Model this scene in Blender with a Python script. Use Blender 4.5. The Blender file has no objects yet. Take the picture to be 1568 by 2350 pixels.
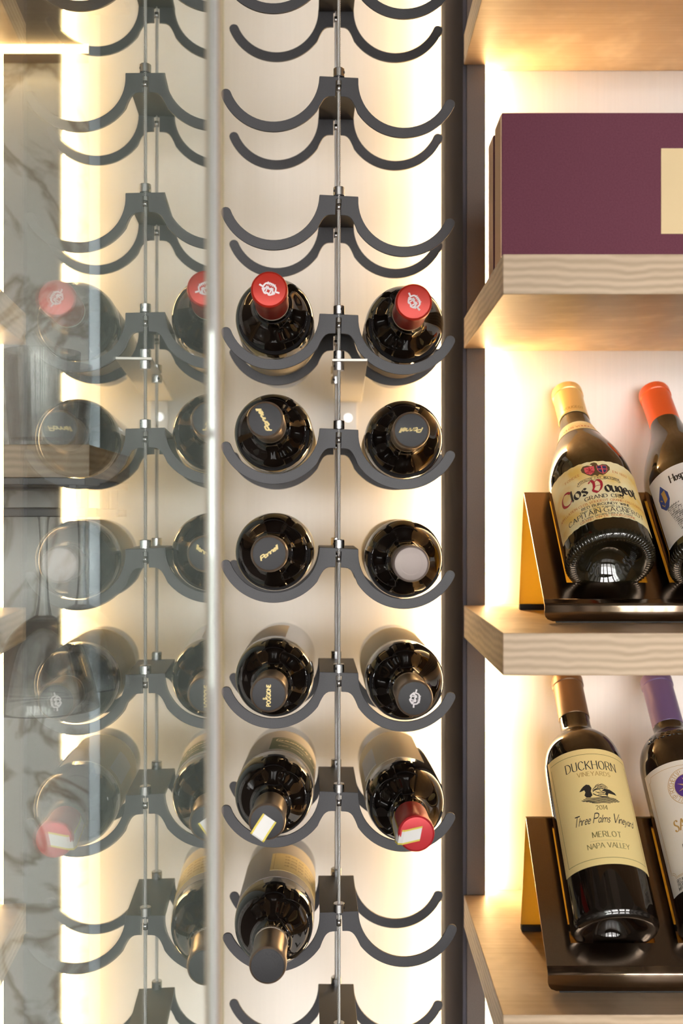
import bpy, bmesh, math, random
from mathutils import Matrix, Vector
random.seed(7)
PI = math.pi
R = math.radians

# ------------------------------------------------------------------ camera, world, exposure
scene = bpy.context.scene
CZ = 1.45                       # camera height above the floor
FPX = 2400.0                    # focal length in pixels of the 1568 x 2350 frame
cam_data = bpy.data.cameras.new('camera')
cam = bpy.data.objects.new('camera', cam_data)
scene.collection.objects.link(cam)
scene.camera = cam
cam_data.sensor_fit = 'VERTICAL'
cam_data.sensor_height = 36.0
cam_data.lens = FPX * 36.0 / 2350.0
cam_data.shift_y = 15.0 / 2350.0   # horizon 15 px under the middle
cam_data.clip_start = 0.01
cam.location = (0, 0, CZ)
cam.rotation_euler = (PI / 2, 0, 0)
cam_data.dof.use_dof = True
cam_data.dof.focus_distance = 0.975
cam_data.dof.aperture_fstop = 3.9

world = bpy.data.worlds.new('daylight'); scene.world = world
world.use_nodes = True
bg = world.node_tree.nodes['Background']
bg.inputs[0].default_value = (1.0, 0.965, 0.935, 1)
bg.inputs[1].default_value = 7.8

vs = scene.view_settings
vs.view_transform = 'Standard'; vs.look = 'None'
vs.exposure = 1.3; vs.gamma = 1.0; vs.use_curve_mapping = False
try:
    scene.cycles.use_denoising = True
    scene.cycles.max_bounces = 14
    scene.cycles.transparent_max_bounces = 24
    scene.cycles.transmission_bounces = 12
    scene.cycles.glossy_bounces = 6
    scene.cycles.diffuse_bounces = 4
    scene.cycles.sample_clamp_indirect = 6.0
    scene.cycles.caustics_reflective = False
    scene.cycles.caustics_refractive = False
    scene.cycles.blur_glossy = 0.5
except Exception:
    pass

LED_RACK = 17.5
LED_SHELF = 33.0
LED_LEFT = 5.0
WARM = (1.0, 0.65, 0.29)

# ------------------------------------------------------------------ helpers
def link(o, parent=None):
    scene.collection.objects.link(o)
    if parent is not None: o.parent = parent
    return o

def tag(o, label=None, cat=None, group=None, kind=None):
    if label: o['label'] = label
    if cat: o['category'] = cat
    if group: o['group'] = group
    if kind: o['kind'] = kind
    return o

def empty(name, loc=(0, 0, 0), mat=None):
    o = bpy.data.objects.new(name, None); link(o)
    o.empty_display_size = 0.02
    if mat is not None: o.matrix_world = mat
    else: o.location = loc
    return o

def mesh_from(name, verts, faces, smooth=False):
    me = bpy.data.meshes.new(name)
    me.from_pydata([tuple(v) for v in verts], [], faces)
    me.validate(); me.update()
    if smooth:
        me.polygons.foreach_set('use_smooth', [True] * len(me.polygons))
    return me

def obj(name, me, mat=None, parent=None, loc=None, bevel=0, segs=2, autosmooth=None):
    if isinstance(me, bmesh.types.BMesh):
        bm = me; me = bpy.data.meshes.new(name)
        bmesh.ops.recalc_face_normals(bm, faces=bm.faces)
        bm.to_mesh(me); bm.free()
    o = bpy.data.objects.new(name, me); link(o, parent)
    if mat is not None:
        me.materials.clear(); me.materials.append(mat)
    if loc is not None: o.location = loc
    if bevel:
        m = o.modifiers.new('bevel', 'BEVEL'); m.width = bevel; m.segments = segs
        m.limit_method = 'ANGLE'; m.angle_limit = R(40)
    return o

def bx(bm, x0, x1, y0, y1, z0, z1):
    vs_ = [bm.verts.new(p) for p in ((x0,y0,z0),(x1,y0,z0),(x1,y1,z0),(x0,y1,z0),(x0,y0,z1),(x1,y0,z1),(x1,y1,z1),(x0,y1,z1))]
    for f in ((0,3,2,1),(4,5,6,7),(0,1,5,4),(1,2,6,5),(2,3,7,6),(3,0,4,7)):
        bm.faces.new([vs_[i] for i in f])

def box(name, x0, x1, y0, y1, z0, z1, mat, parent=None, bevel=0):
    bm = bmesh.new(); bx(bm, x0, x1, y0, y1, z0, z1)
    return obj(name, bm, mat, parent, bevel=bevel)

def prism(name, pts, y0, y1, mat, parent=None, bevel=0):
    """outline given in (x, z), extruded along y"""
    bm = bmesh.new()
    a = [bm.verts.new((x, y0, z)) for x, z in pts]
    b = [bm.verts.new((x, y1, z)) for x, z in pts]
    bm.faces.new(a); bm.faces.new(b[::-1])
    n = len(pts)
    for i in range(n):
        j = (i + 1) % n
        bm.faces.new((a[j], a[i], b[i], b[j]))
    return obj(name, bm, mat, parent, bevel=bevel)

def catmull(pts, sub=6):
    if len(pts) < 3: return list(pts)
    out = []
    n = len(pts)
    for i in range(n - 1):
        p0 = pts[max(i-1, 0)]; p1 = pts[i]; p2 = pts[i+1]; p3 = pts[min(i+2, n-1)]
        for k in range(sub):
            t = k / sub
            out.append(tuple(0.5 * ((2*b) + (-a+c)*t + (2*a-5*b+4*c-d)*t*t + (-a+3*b-3*c+d)*t**3)
                             for a, b, c, d in zip(p0, p1, p2, p3)))
    out.append(tuple(pts[-1]))
    return out

def lathe_mesh(name, prof, seg=56, smooth=True):
    """prof: list of (r, z); poles when r == 0"""
    verts, faces, rows = [], [], []
    for r, z in prof:
        if r < 1e-7:
            rows.append([len(verts)]); verts.append((0, 0, z))
        else:
            row = []
            for i in range(seg):
                a = 2*PI*i/seg
                row.append(len(verts)); verts.append((r*math.cos(a), r*math.sin(a), z))
            rows.append(row)
    for a, b in zip(rows, rows[1:]):
        if len(a) == 1 and len(b) == 1: continue
        for i in range(seg):
            j = (i+1) % seg
            if len(a) == 1: faces.append((a[0], b[j], b[i]))
            elif len(b) == 1: faces.append((a[i], a[j], b[0]))
            else: faces.append((a[i], a[j], b[j], b[i]))
    return mesh_from(name, verts, faces, smooth)

def lathe(name, prof, mat, parent=None, seg=56, loc=None, sharp=None):
    me = lathe_mesh(name, prof, seg)
    o = obj(name, me, mat, parent, loc)
    if sharp:
        bm = bmesh.new(); bm.from_mesh(me)
        for e in bm.edges:
            if len(e.link_faces) == 2 and e.calc_face_angle(0) > R(sharp): e.smooth = False
        bm.to_mesh(me); bm.free()
    return o

def cyl(bm, c, axis, r, h, seg=20):
    q = Vector((0, 0, 1)).rotation_difference(Vector(axis).normalized()).to_matrix().to_4x4()
    bmesh.ops.create_cone(bm, cap_ends=True, segments=seg, radius1=r, radius2=r, depth=h,
                          matrix=Matrix.Translation(c) @ q)

# ------------------------------------------------------------------ materials
MAT = {}
def pm(name, col, rough=0.5, metal=0.0, spec=0.5, coat=0.0, emit=None, estr=0.0, sheen=0.0):
    m = bpy.data.materials.new(name); m.use_nodes = True
    b = m.node_tree.nodes['Principled BSDF']
    b.inputs['Base Color'].default_value = (*col, 1)
    b.inputs['Roughness'].default_value = rough
    b.inputs['Metallic'].default_value = metal
    b.inputs['Specular IOR Level'].default_value = spec
    b.inputs['Coat Weight'].default_value = coat
    b.inputs['Coat Roughness'].default_value = 0.03
    if emit:
        b.inputs['Emission Color'].default_value = (*emit, 1)
        b.inputs['Emission Strength'].default_value = estr
    MAT[name] = m
    return m

def nodes(m):
    return m.node_tree.nodes, m.node_tree.links, m.node_tree.nodes['Principled BSDF']

def noise_col(m, c1, c2, scale=(1, 1, 1), nscale=8.0, detail=5, lo=0.3, hi=0.7, bump=0.0, rough=None, dist=0.0):
    N, L, b = nodes(m)
    tc = N.new('ShaderNodeTexCoord'); mp = N.new('ShaderNodeMapping')
    mp.inputs['Scale'].default_value = scale
    nz = N.new('ShaderNodeTexNoise'); nz.inputs['Scale'].default_value = nscale; nz.inputs['Detail'].default_value = detail
    nz.inputs['Distortion'].default_value = dist
    rp = N.new('ShaderNodeValToRGB')
    rp.color_ramp.elements[0].position = lo; rp.color_ramp.elements[1].position = hi
    rp.color_ramp.elements[0].color = (*c1, 1); rp.color_ramp.elements[1].color = (*c2, 1)
    L.new(tc.outputs['Object'], mp.inputs['Vector']); L.new(mp.outputs[0], nz.inputs['Vector'])
    L.new(nz.outputs['Fac'], rp.inputs['Fac']); L.new(rp.outputs[0], b.inputs['Base Color'])
    if bump:
        bp = N.new('ShaderNodeBump'); bp.inputs['Strength'].default_value = bump; bp.inputs['Distance'].default_value = 0.0005
        L.new(nz.outputs['Fac'], bp.inputs['Height']); L.new(bp.outputs[0], b.inputs['Normal'])
    return m

# cream wall panel with a fine vertical grain
noise_col(pm('panel', (0.78, 0.74, 0.69), 0.42), (0.79, 0.765, 0.735), (0.82, 0.795, 0.765), (420, 420, 6), 1.0, 4, 0.3, 0.7, 0.02)
noise_col(pm('pillar', (0.05, 0.045, 0.042), 0.6, 0.0, 0.12), (0.130, 0.110, 0.099), (0.155, 0.132, 0.119), (1, 1, 1), 900.0, 2, 0.3, 0.7, 0.04)
pm('flank', (0.085, 0.082, 0.098), 0.9, 0.0, 0.0)  # darker, cooler copy of the pillar colour; its shade is painted in
noise_col(pm('powder', (0.03, 0.03, 0.034), 0.5, 0.0, 0.5), (0.034, 0.034, 0.039), (0.048, 0.048, 0.054), (1, 1, 1), 1600.0, 2, 0.3, 0.7, 0.06)

def wood(name, dark, light, sx=3.0):
    m = pm(name, light, 0.45, 0, 0.4)
    N, L, b = nodes(m)
    tc = N.new('ShaderNodeTexCoord'); mp = N.new('ShaderNodeMapping')
    mp.inputs['Scale'].default_value = (sx * 0.35, 1.0, 1.0)
    wv = N.new('ShaderNodeTexWave'); wv.wave_type = 'BANDS'; wv.bands_direction = 'Z'
    wv.inputs['Scale'].default_value = 46.0; wv.inputs['Distortion'].default_value = 5.5
    wv.inputs['Detail'].default_value = 3.0; wv.inputs['Detail Scale'].default_value = 0.32
    wv.inputs['Detail Roughness'].default_value = 0.55
    mp2 = N.new('ShaderNodeMapping'); mp2.inputs['Scale'].default_value = (6, 260, 260)
    nz = N.new('ShaderNodeTexNoise'); nz.inputs['Scale'].default_value = 1.0; nz.inputs['Detail'].default_value = 6
    mp3 = N.new('ShaderNodeMapping'); mp3.inputs['Scale'].default_value = (2.5, 26, 26)
    n3 = N.new('ShaderNodeTexNoise'); n3.inputs['Scale'].default_value = 1.0; n3.inputs['Detail'].default_value = 3; n3.inputs['Distortion'].default_value = 0.6
    rp = N.new('ShaderNodeValToRGB')
    rp.color_ramp.elements[0].position = 0.12; rp.color_ramp.elements[1].position = 0.85
    rp.color_ramp.elements[0].color = (*dark, 1); rp.color_ramp.elements[1].color = (*light, 1)
    a1 = N.new('ShaderNodeMath'); a1.operation = 'MULTIPLY_ADD'; a1.inputs[1].default_value = 0.42; 
    a2 = N.new('ShaderNodeMath'); a2.operation = 'MULTIPLY_ADD'; a2.inputs[1].default_value = 0.42
    a3 = N.new('ShaderNodeMath'); a3.operation = 'MULTIPLY'; a3.inputs[1].default_value = 0.40
    for q in (mp, mp2, mp3): L.new(tc.outputs['Object'], q.inputs['Vector'])
    L.new(mp.outputs[0], wv.inputs['Vector']); L.new(mp2.outputs[0], nz.inputs['Vector']); L.new(mp3.outputs[0], n3.inputs['Vector'])
    L.new(n3.outputs['Fac'], a3.inputs[0])
    L.new(nz.outputs['Fac'], a2.inputs[0]); L.new(a3.outputs[0], a2.inputs[2])
    L.new(wv.outputs['Fac'], a1.inputs[0]); L.new(a2.outputs[0], a1.inputs[2])
    L.new(a1.outputs[0], rp.inputs['Fac']); L.new(rp.outputs[0], b.inputs['Base Color'])
    bp = N.new('ShaderNodeBump'); bp.inputs['Strength'].default_value = 0.12; bp.inputs['Distance'].default_value = 0.0006
    L.new(a1.outputs[0], bp.inputs['Height']); L.new(bp.outputs[0], b.inputs['Normal'])
    return m
wood('oak', (0.40, 0.270, 0.155), (0.68, 0.53, 0.365))
wood('oak_left', (0.34, 0.24, 0.15), (0.56, 0.43, 0.30))

def marble():
    m = pm('marble', (0.6, 0.6, 0.6), 0.25)
    N, L, b = nodes(m)
    tc = N.new('ShaderNodeTexCoord')
    nz = N.new('ShaderNodeTexNoise'); nz.inputs['Scale'].default_value = 7; nz.inputs['Detail'].default_value = 8; nz.inputs['Distortion'].default_value = 1.6
    rp = N.new('ShaderNodeValToRGB'); e = rp.color_ramp.elements
    e[0].position = 0.44; e[0].color = (0.66, 0.645, 0.62, 1); e[1].position = 0.56; e[1].color = (0.70, 0.69, 0.67, 1)
    k = rp.color_ramp.elements.new(0.5); k.color = (0.36, 0.32, 0.26, 1)
    L.new(tc.outputs['Object'], nz.inputs['Vector']); L.new(nz.outputs['Fac'], rp.inputs['Fac']); L.new(rp.outputs[0], b.inputs['Base Color'])
    return m
marble()

pm('steel', (0.62, 0.63, 0.64), 0.25, 1.0)
pm('cable', (0.62, 0.62, 0.61), 0.35, 0.6)
pm('screw', (0.02, 0.02, 0.02), 0.5)
pm('bracket', (0.60, 0.57, 0.53), 0.5, 0.6)
pm('bottle', (0.008, 0.0055, 0.004), 0.04, 0.0, 0.85)
pm('bottle_green', (0.012, 0.010, 0.004), 0.05, 0.0, 0.9)
pm('bronze', (0.3, 0.22, 0.16), 0.16, 1.0, 0.5)
def amber():
    m = bpy.data.materials.new('amber_acrylic'); m.use_nodes = True
    N = m.node_tree.nodes; L = m.node_tree.links; N.clear()
    out = N.new('ShaderNodeOutputMaterial'); mix = N.new('ShaderNodeMixShader'); mix2 = N.new('ShaderNodeMixShader')
    t = N.new('ShaderNodeBsdfTranslucent'); t.inputs[0].default_value = (0.74, 0.57, 0.17, 1)
    d = N.new('ShaderNodeBsdfDiffuse'); d.inputs[0].default_value = (0.20, 0.13, 0.06, 1)
    g = N.new('ShaderNodeBsdfGlossy'); g.inputs['Roughness'].default_value = 0.15; g.inputs[0].default_value = (0.8, 0.7, 0.6, 1)
    mix.inputs[0].default_value = 0.4; mix2.inputs[0].default_value = 0.08
    L.new(t.outputs[0], mix.inputs[1]); L.new(d.outputs[0], mix.inputs[2])
    L.new(mix.outputs[0], mix2.inputs[1]); L.new(g.outputs[0], mix2.inputs[2]); L.new(mix2.outputs[0], out.inputs[0])
    MAT['amber_acrylic'] = m
amber()
noise_col(MAT['bronze'], (0.27, 0.20, 0.145), (0.33, 0.245, 0.18), (1, 1, 1), 2500, 2, 0.35, 0.65, 0.02)
noise_col(pm('haze_green', (0.2, 0.22, 0.2), 0.5), (0.17, 0.195, 0.175), (0.19, 0.215, 0.195), (1, 1, 1), 600, 2)  # left pillar colour carries the greenish haze that lifts the door's dark reflections
pm('rubber', (0.02, 0.02, 0.02), 0.7)
pm('lip', (0.62, 0.50, 0.36), 0.5)
pm('tan_seal', (0.62, 0.50, 0.40), 0.4)
noise_col(pm('purple_card', (0.13, 0.045, 0.07), 0.7, 0.0, 0.2), (0.150, 0.042, 0.068), (0.178, 0.052, 0.082), (1, 1, 1), 700, 3, 0.3, 0.7, 0.05)
pm('orange_edge', (0.92, 0.60, 0.37), 0.6)  # bright orange facing on the left sides of lid and base
pm('gold_card', (0.86, 0.66, 0.36), 0.5)
pm('cap_red', (0.46, 0.022, 0.010), 0.34, 0.2, 0.35)
pm('cap_pinkred', (0.50, 0.022, 0.03), 0.34, 0.2, 0.35)
pm('cap_black', (0.022, 0.022, 0.025), 0.5, 0.0, 0.35)
pm('cap_side', (0.36, 0.285, 0.22), 0.30, 0.9, 0.5)  # sides of the black caps: tan LED reflection put into the base colour
pm('cap_brown', (0.22, 0.18, 0.165), 0.42, 0.3, 0.5)
pm('cap_gold', (0.72, 0.52, 0.20), 0.30, 0.35, 0.5)
pm('cap_orange', (0.72, 0.11, 0.025), 0.32, 0.1, 0.5)
pm('cap_bronze', (0.17, 0.10, 0.055), 0.36, 0.6, 0.5)
pm('cap_purple', (0.13, 0.085, 0.20), 0.36, 0.1, 0.5)
pm('band', (0.80, 0.74, 0.62), 0.5)
pm('white_ink', (0.88, 0.84, 0.86), 0.5)
pm('gold_ink', (0.90, 0.72, 0.30), 0.5)
pm('black_ink', (0.02, 0.018, 0.016), 0.6)
pm('brown_ink', (0.13, 0.075, 0.03), 0.6)
pm('olive_ink', (0.16, 0.13, 0.03), 0.6)
pm('red_ink', (0.42, 0.02, 0.035), 0.6)
pm('orange_ink', (0.62, 0.20, 0.04), 0.6)
pm('rose_ink', (0.78, 0.12, 0.14), 0.6)
pm('blue_ink', (0.025, 0.055, 0.25), 0.6)
pm('navy_ink', (0.03, 0.035, 0.12), 0.6)
pm('purple_ink', (0.075, 0.028, 0.21), 0.6)
pm('ochre_ink', (0.45, 0.27, 0.07), 0.5)
pm('paper', (0.74, 0.70, 0.63), 0.6)
pm('paper_white', (0.80, 0.78, 0.75), 0.6)
pm('paper_grey', (0.50, 0.46, 0.42), 0.55)
pm('paper_cream', (0.80, 0.70, 0.49), 0.6)
pm('paper_yellow', (0.90, 0.73, 0.33), 0.55)
pm('paper_green', (0.11, 0.15, 0.09), 0.6)
pm('strip_yellow', (0.72, 0.60, 0.08), 0.5)
pm('strip_white', (0.80, 0.80, 0.78), 0.5)
noise_col(pm('parchment', (0.85, 0.72, 0.40), 0.6), (0.88, 0.60, 0.14), (0.92, 0.84, 0.52), (1, 1, 1), 34, 3, 0.36, 0.60)
pm('room_wall', (0.10, 0.085, 0.07), 0.6)
pm('reflect_pale', (0.55, 0.52, 0.48), 0.6)
pm('room_ceiling', (0.30, 0.28, 0.26), 0.7)
pm('room_floor', (0.16, 0.13, 0.10), 0.4)
pm('pavement', (0.35, 0.35, 0.34), 0.8)
pm('frame_dark', (0.02, 0.02, 0.022), 0.4)
pm('alu_reflect_blue', (0.45, 0.50, 0.55), 0.4, 0.6)  # metal strip with a bluish window reflection put into its colour

def emis(name, col, s):
    m = bpy.data.materials.new(name); m.use_nodes = True
    N = m.node_tree.nodes; N.clear()
    e = N.new('ShaderNodeEmission'); o = N.new('ShaderNodeOutputMaterial')
    e.inputs[0].default_value = (*col, 1); e.inputs[1].default_value = s
    m.node_tree.links.new(e.outputs[0], o.inputs[0]); MAT[name] = m
    return m
emis('led_rack', WARM, LED_RACK)
emis('led_shelf', WARM, LED_SHELF)
emis('led_left', WARM, LED_LEFT)

def door_glass():
    m = bpy.data.materials.new('pane'); m.use_nodes = True
    N = m.node_tree.nodes; L = m.node_tree.links; N.clear()
    out = N.new('ShaderNodeOutputMaterial'); g = N.new('ShaderNodeBsdfGlass')
    g.inputs['Color'].default_value = (0.955, 0.985, 0.965, 1); g.inputs['Roughness'].default_value = 0.0; g.inputs['IOR'].default_value = 1.62
    L.new(g.outputs[0], out.inputs[0]); MAT['pane'] = m
door_glass()
def clear_glass():
    m = bpy.data.materials.new('drink_glass'); m.use_nodes = True
    N = m.node_tree.nodes; L = m.node_tree.links; N.clear()
    out = N.new('ShaderNodeOutputMaterial'); g = N.new('ShaderNodeBsdfGlass')
    g.inputs['Color'].default_value = (0.97, 0.98, 0.98, 1); g.inputs['Roughness'].default_value = 0.0; g.inputs['IOR'].default_value = 1.5
    tr = N.new('ShaderNodeBsdfTransparent'); mx = N.new('ShaderNodeMixShader'); mx.inputs[0].default_value = 0.5
    L.new(tr.outputs[0], mx.inputs[1]); L.new(g.outputs[0], mx.inputs[2])
    L.new(mx.outputs[0], out.inputs[0]); MAT['drink_glass'] = m
clear_glass()
def seal_mat():
    m = bpy.data.materials.new('clear_seal'); m.use_nodes = True
    b = m.node_tree.nodes['Principled BSDF']
    b.inputs['Base Color'].default_value = (0.93, 0.92, 0.90, 1); b.inputs['Roughness'].default_value = 0.3
    b.inputs['Subsurface Weight'].default_value = 0.0
    b.inputs['Transmission Weight'].default_value = 0.15
    MAT['clear_seal'] = m
seal_mat()

# ------------------------------------------------------------------ the place: niche, pillars, panels, room
Z0, Z1 = 0.25, 2.62             # height span of the display wall
YP = 1.357                      # rack niche back panel
XR, XL = 0.1313, -0.1527        # rack niche sides
YF = 1.130                      # pillar fronts
YS = 1.145                      # shelf bay back panel
XS = 0.156                      # right pillar's right edge

def struct(o): o['kind'] = 'structure'; return o
struct(box('wall_back', XL - 0.004, XR + 0.004, YP, YP + 0.02, Z0, Z1, MAT['panel']))
struct(box('wall_right_bay', XS - 0.02, 1.42, YS, YS + 0.02, Z0, Z1, MAT['panel']))
# right pillar: a body with a recessed rear flank and a front flange
struct(box('trim_1', XR + 0.0041, XS, YF, YS - 0.0002, Z0, Z1, MAT['pillar'], bevel=0.0008))
struct(box('trim_2', XR, XR + 0.004, YF + 0.002, YP + 0.02, Z0, Z1, MAT['flank'], bevel=0.0004))
struct(box('trim_3', -0.268, XL, YF, YP + 0.02, Z0, Z1, MAT['haze_green'], bevel=0.0008))
struct(box('trim_4', XR - 0.0052, XR + 0.0006, 1.331, 1.3345, Z0, Z1, MAT['lip'], bevel=0.0004))
struct(box('trim_5', -0.2815, -0.2682, YF + 0.004, YF + 0.05, Z0, Z1, MAT['alu_reflect_blue'], bevel=0.001))
struct(box('wall_left_marble', -0.80, -0.2685, 1.25, 1.27, Z0, Z1, MAT['marble']))
struct(box('wall_left_end', -0.82, -0.80, 0.86, 1.27, Z0, Z1, MAT['pillar']))
struct(box('wall_right_end', 1.42, 1.45, YF, 1.38, Z0, Z1, MAT['pillar']))
struct(box('wall_front_left', -2.6, -0.82, YF, YF + 0.03, 0, 2.8, MAT['room_wall']))
struct(box('wall_front_right', 1.45, 3.4, YF, YF + 0.03, 0, 2.8, MAT['room_wall']))
struct(box('trim_6', -0.82, 1.45, YF - 0.03, 1.40, 0.0, Z0, MAT['pillar']))
struct(box('trim_7', -0.82, 1.45, YF - 0.03, 1.40, Z1, 2.8, MAT['pillar']))
struct(box('floor', -2.6, 3.4, -4.6, 1.40, -0.03, 0, MAT['room_floor']))
struct(box('ceiling', -2.6, 3.4, -4.6, 1.40, 2.8, 2.83, MAT['room_ceiling']))
struct(box('wall_left', -2.63, -2.6, -4.6, 1.40, 0, 2.8, MAT['room_wall']))
struct(box('wall_right', 3.4, 3.43, -4.6, 1.40, 0, 2.8, MAT['room_wall']))
# street side of the room: piers, sill and lintel leave tall openings with dark frames
bm = bmesh.new()
OPEN = [(-2.4, -1.0), (-0.75, 0.55), (0.8, 2.0), (2.25, 3.25)]
edges = [-2.6] + [v for o_ in OPEN for v in o_] + [3.4]
for i in range(0, len(edges), 2): bx(bm, edges[i], edges[i+1], -4.75, -4.6, 0, 2.8)
for a_, b_ in OPEN:
    bx(bm, a_, b_, -4.75, -4.6, 0, 0.45); bx(bm, a_, b_, -4.75, -4.6, 2.55, 2.8)
struct(obj('wall_street', bm, MAT['room_wall']))
for k, (a_, b_) in enumerate(OPEN):
    w = struct(empty('window_%d' % (k + 1), (0, 0, 0)))
    f = 0.05
    bm = bmesh.new()
    bx(bm, a_, b_, -4.72, -4.66, 0.45, 0.45 + f); bx(bm, a_, b_, -4.72, -4.66, 2.55 - f, 2.55)
    bx(bm, a_, a_ + f, -4.72, -4.66, 0.45 + f, 2.55 - f); bx(bm, b_ - f, b_, -4.72, -4.66, 0.45 + f, 2.55 - f)
    obj('window_frame', bm, MAT['frame_dark'], w)
    c = (a_ + b_) / 2
    box('mullion', c - 0.025, c + 0.025, -4.715, -4.665, 0.45 + f, 2.55 - f, MAT['frame_dark'], w)
    box('transom', a_ + f, b_ - f, -4.713, -4.667, 1.9, 1.95, MAT['frame_dark'], w)
struct(box('ground', -30, 30, -40, -4.76, -0.06, -0.03, MAT['pavement']))
for i, y0 in enumerate((-4.1, -2.9, -1.7, -0.5)):  # unseen pale wall panels, added to reflect as grey bands in the bottles
    struct(box('trim_%d' % (8 + i), -2.598, -2.575, y0, y0 + 0.62, 0.5, 2.3, MAT['reflect_pale']))
    struct(box('trim_%d' % (12 + i), 3.375, 3.398, y0, y0 + 0.62, 0.5, 2.3, MAT['reflect_pale']))
for i, x0 in enumerate((-1.6, 0.1, 1.8)):  # unseen pale ceiling bands, likewise added for the bottle reflections
    struct(box('trim_%d' % (16 + i), x0, x0 + 0.5, -4.5, 0.9, 2.70, 2.798, MAT['reflect_pale']))
# LED strips
def led(name, x0, x1, y0, y1, z0, z1, mat, label):
    o = box(name, x0, x1, y0, y1, z0, z1, MAT[mat])
    return tag(o, label, 'light strip')
led('led_strip', XR - 0.0030, XR - 0.0004, 1.3356, YP - 0.0006, Z0 + 0.01, Z1 - 0.01, 'led_rack',
    'warm glowing vertical light strip at the right edge behind the bottle rack')
led('led_strip', XS + 0.0003, XS + 0.0018, YF + 0.0030, YS - 0.0006, Z0 + 0.01, Z1 - 0.01, 'led_shelf',
    'warm glowing vertical light strip behind the dark pillar beside the shelves')

# ------------------------------------------------------------------ shelves on the right
shelf_specs = [(0.490, 0.523, 'thick oak shelf above the purple box, only its lit underside showing'),
               (0.1835, 0.2165, 'thick oak shelf carrying the purple box'),
               (-0.1285, -0.0937, 'thick oak shelf carrying the bronze stand with the yellow parchment-labelled bottle'),
               (-0.4414, -0.4064, 'thick oak shelf carrying the bronze stand with the duck-labelled bottle')]
for i, (a, b, lab) in enumerate(shelf_specs):
    bm = bmesh.new()
    # plank with a rebate round the pillar so that it meets the bay panel
    x0, x1, y0, ya, yb = 0.1322, 1.415, 0.856, YF - 0.0004, YS - 0.0004
    pts = [(0, 0), (x1 - x0, 0), (x1 - x0, yb - y0), (XS + 0.003 - x0, yb - y0), (XS + 0.003 - x0, ya - y0), (0, ya - y0)]
    lo = [bm.verts.new((x, y, 0)) for x, y in pts]; hi = [bm.verts.new((x, y, b - a)) for x, y in pts]
    bm.faces.new(lo[::-1]); bm.faces.new(hi)
    for k in range(6):
        j = (k + 1) % 6
        bm.faces.new((lo[k], lo[j], hi[j], hi[k]))
    o = obj('wooden_shelf', bm, MAT['oak'], None, (x0, y0, CZ + a), bevel=0.0007)
    tag(o, lab, 'shelf', 'oak shelves beside the rack')

# ------------------------------------------------------------------ purple gift box
bxz = CZ + 0.2165 + 0.0003
gb = empty('gift_box', (0.134, 0.874, bxz))
H = 0.1225
box('lid', 0, 0.40, 0, 0.036, 0, H, MAT['purple_card'], gb, 0.0008)
box('lid_side', -0.0006, 0, 0.0012, 0.0352, 0.0012, H - 0.0012, MAT['orange_edge'], gb)
box('inner_seam', 0.003, 0.397, 0.036, 0.048, 0.002, H - 0.003, MAT['purple_card'], gb)
box('base', 0, 0.40, 0.048, 0.075, 0, H - 0.001, MAT['purple_card'], gb, 0.0008)
box('base_side', -0.0006, 0, 0.0492, 0.0742, 0.0012, H - 0.0022, MAT['orange_edge'], gb)
lb = box('label_plate', 0.133, 0.267, -0.0006, 0.0, 0.021, 0.0925, MAT['gold_card'], gb, 0.0002)
lb['label'] = 'plain golden cream label plate'
tag(gb, 'purple cardboard gift box with golden label plate on the oak shelf', 'box')

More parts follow.
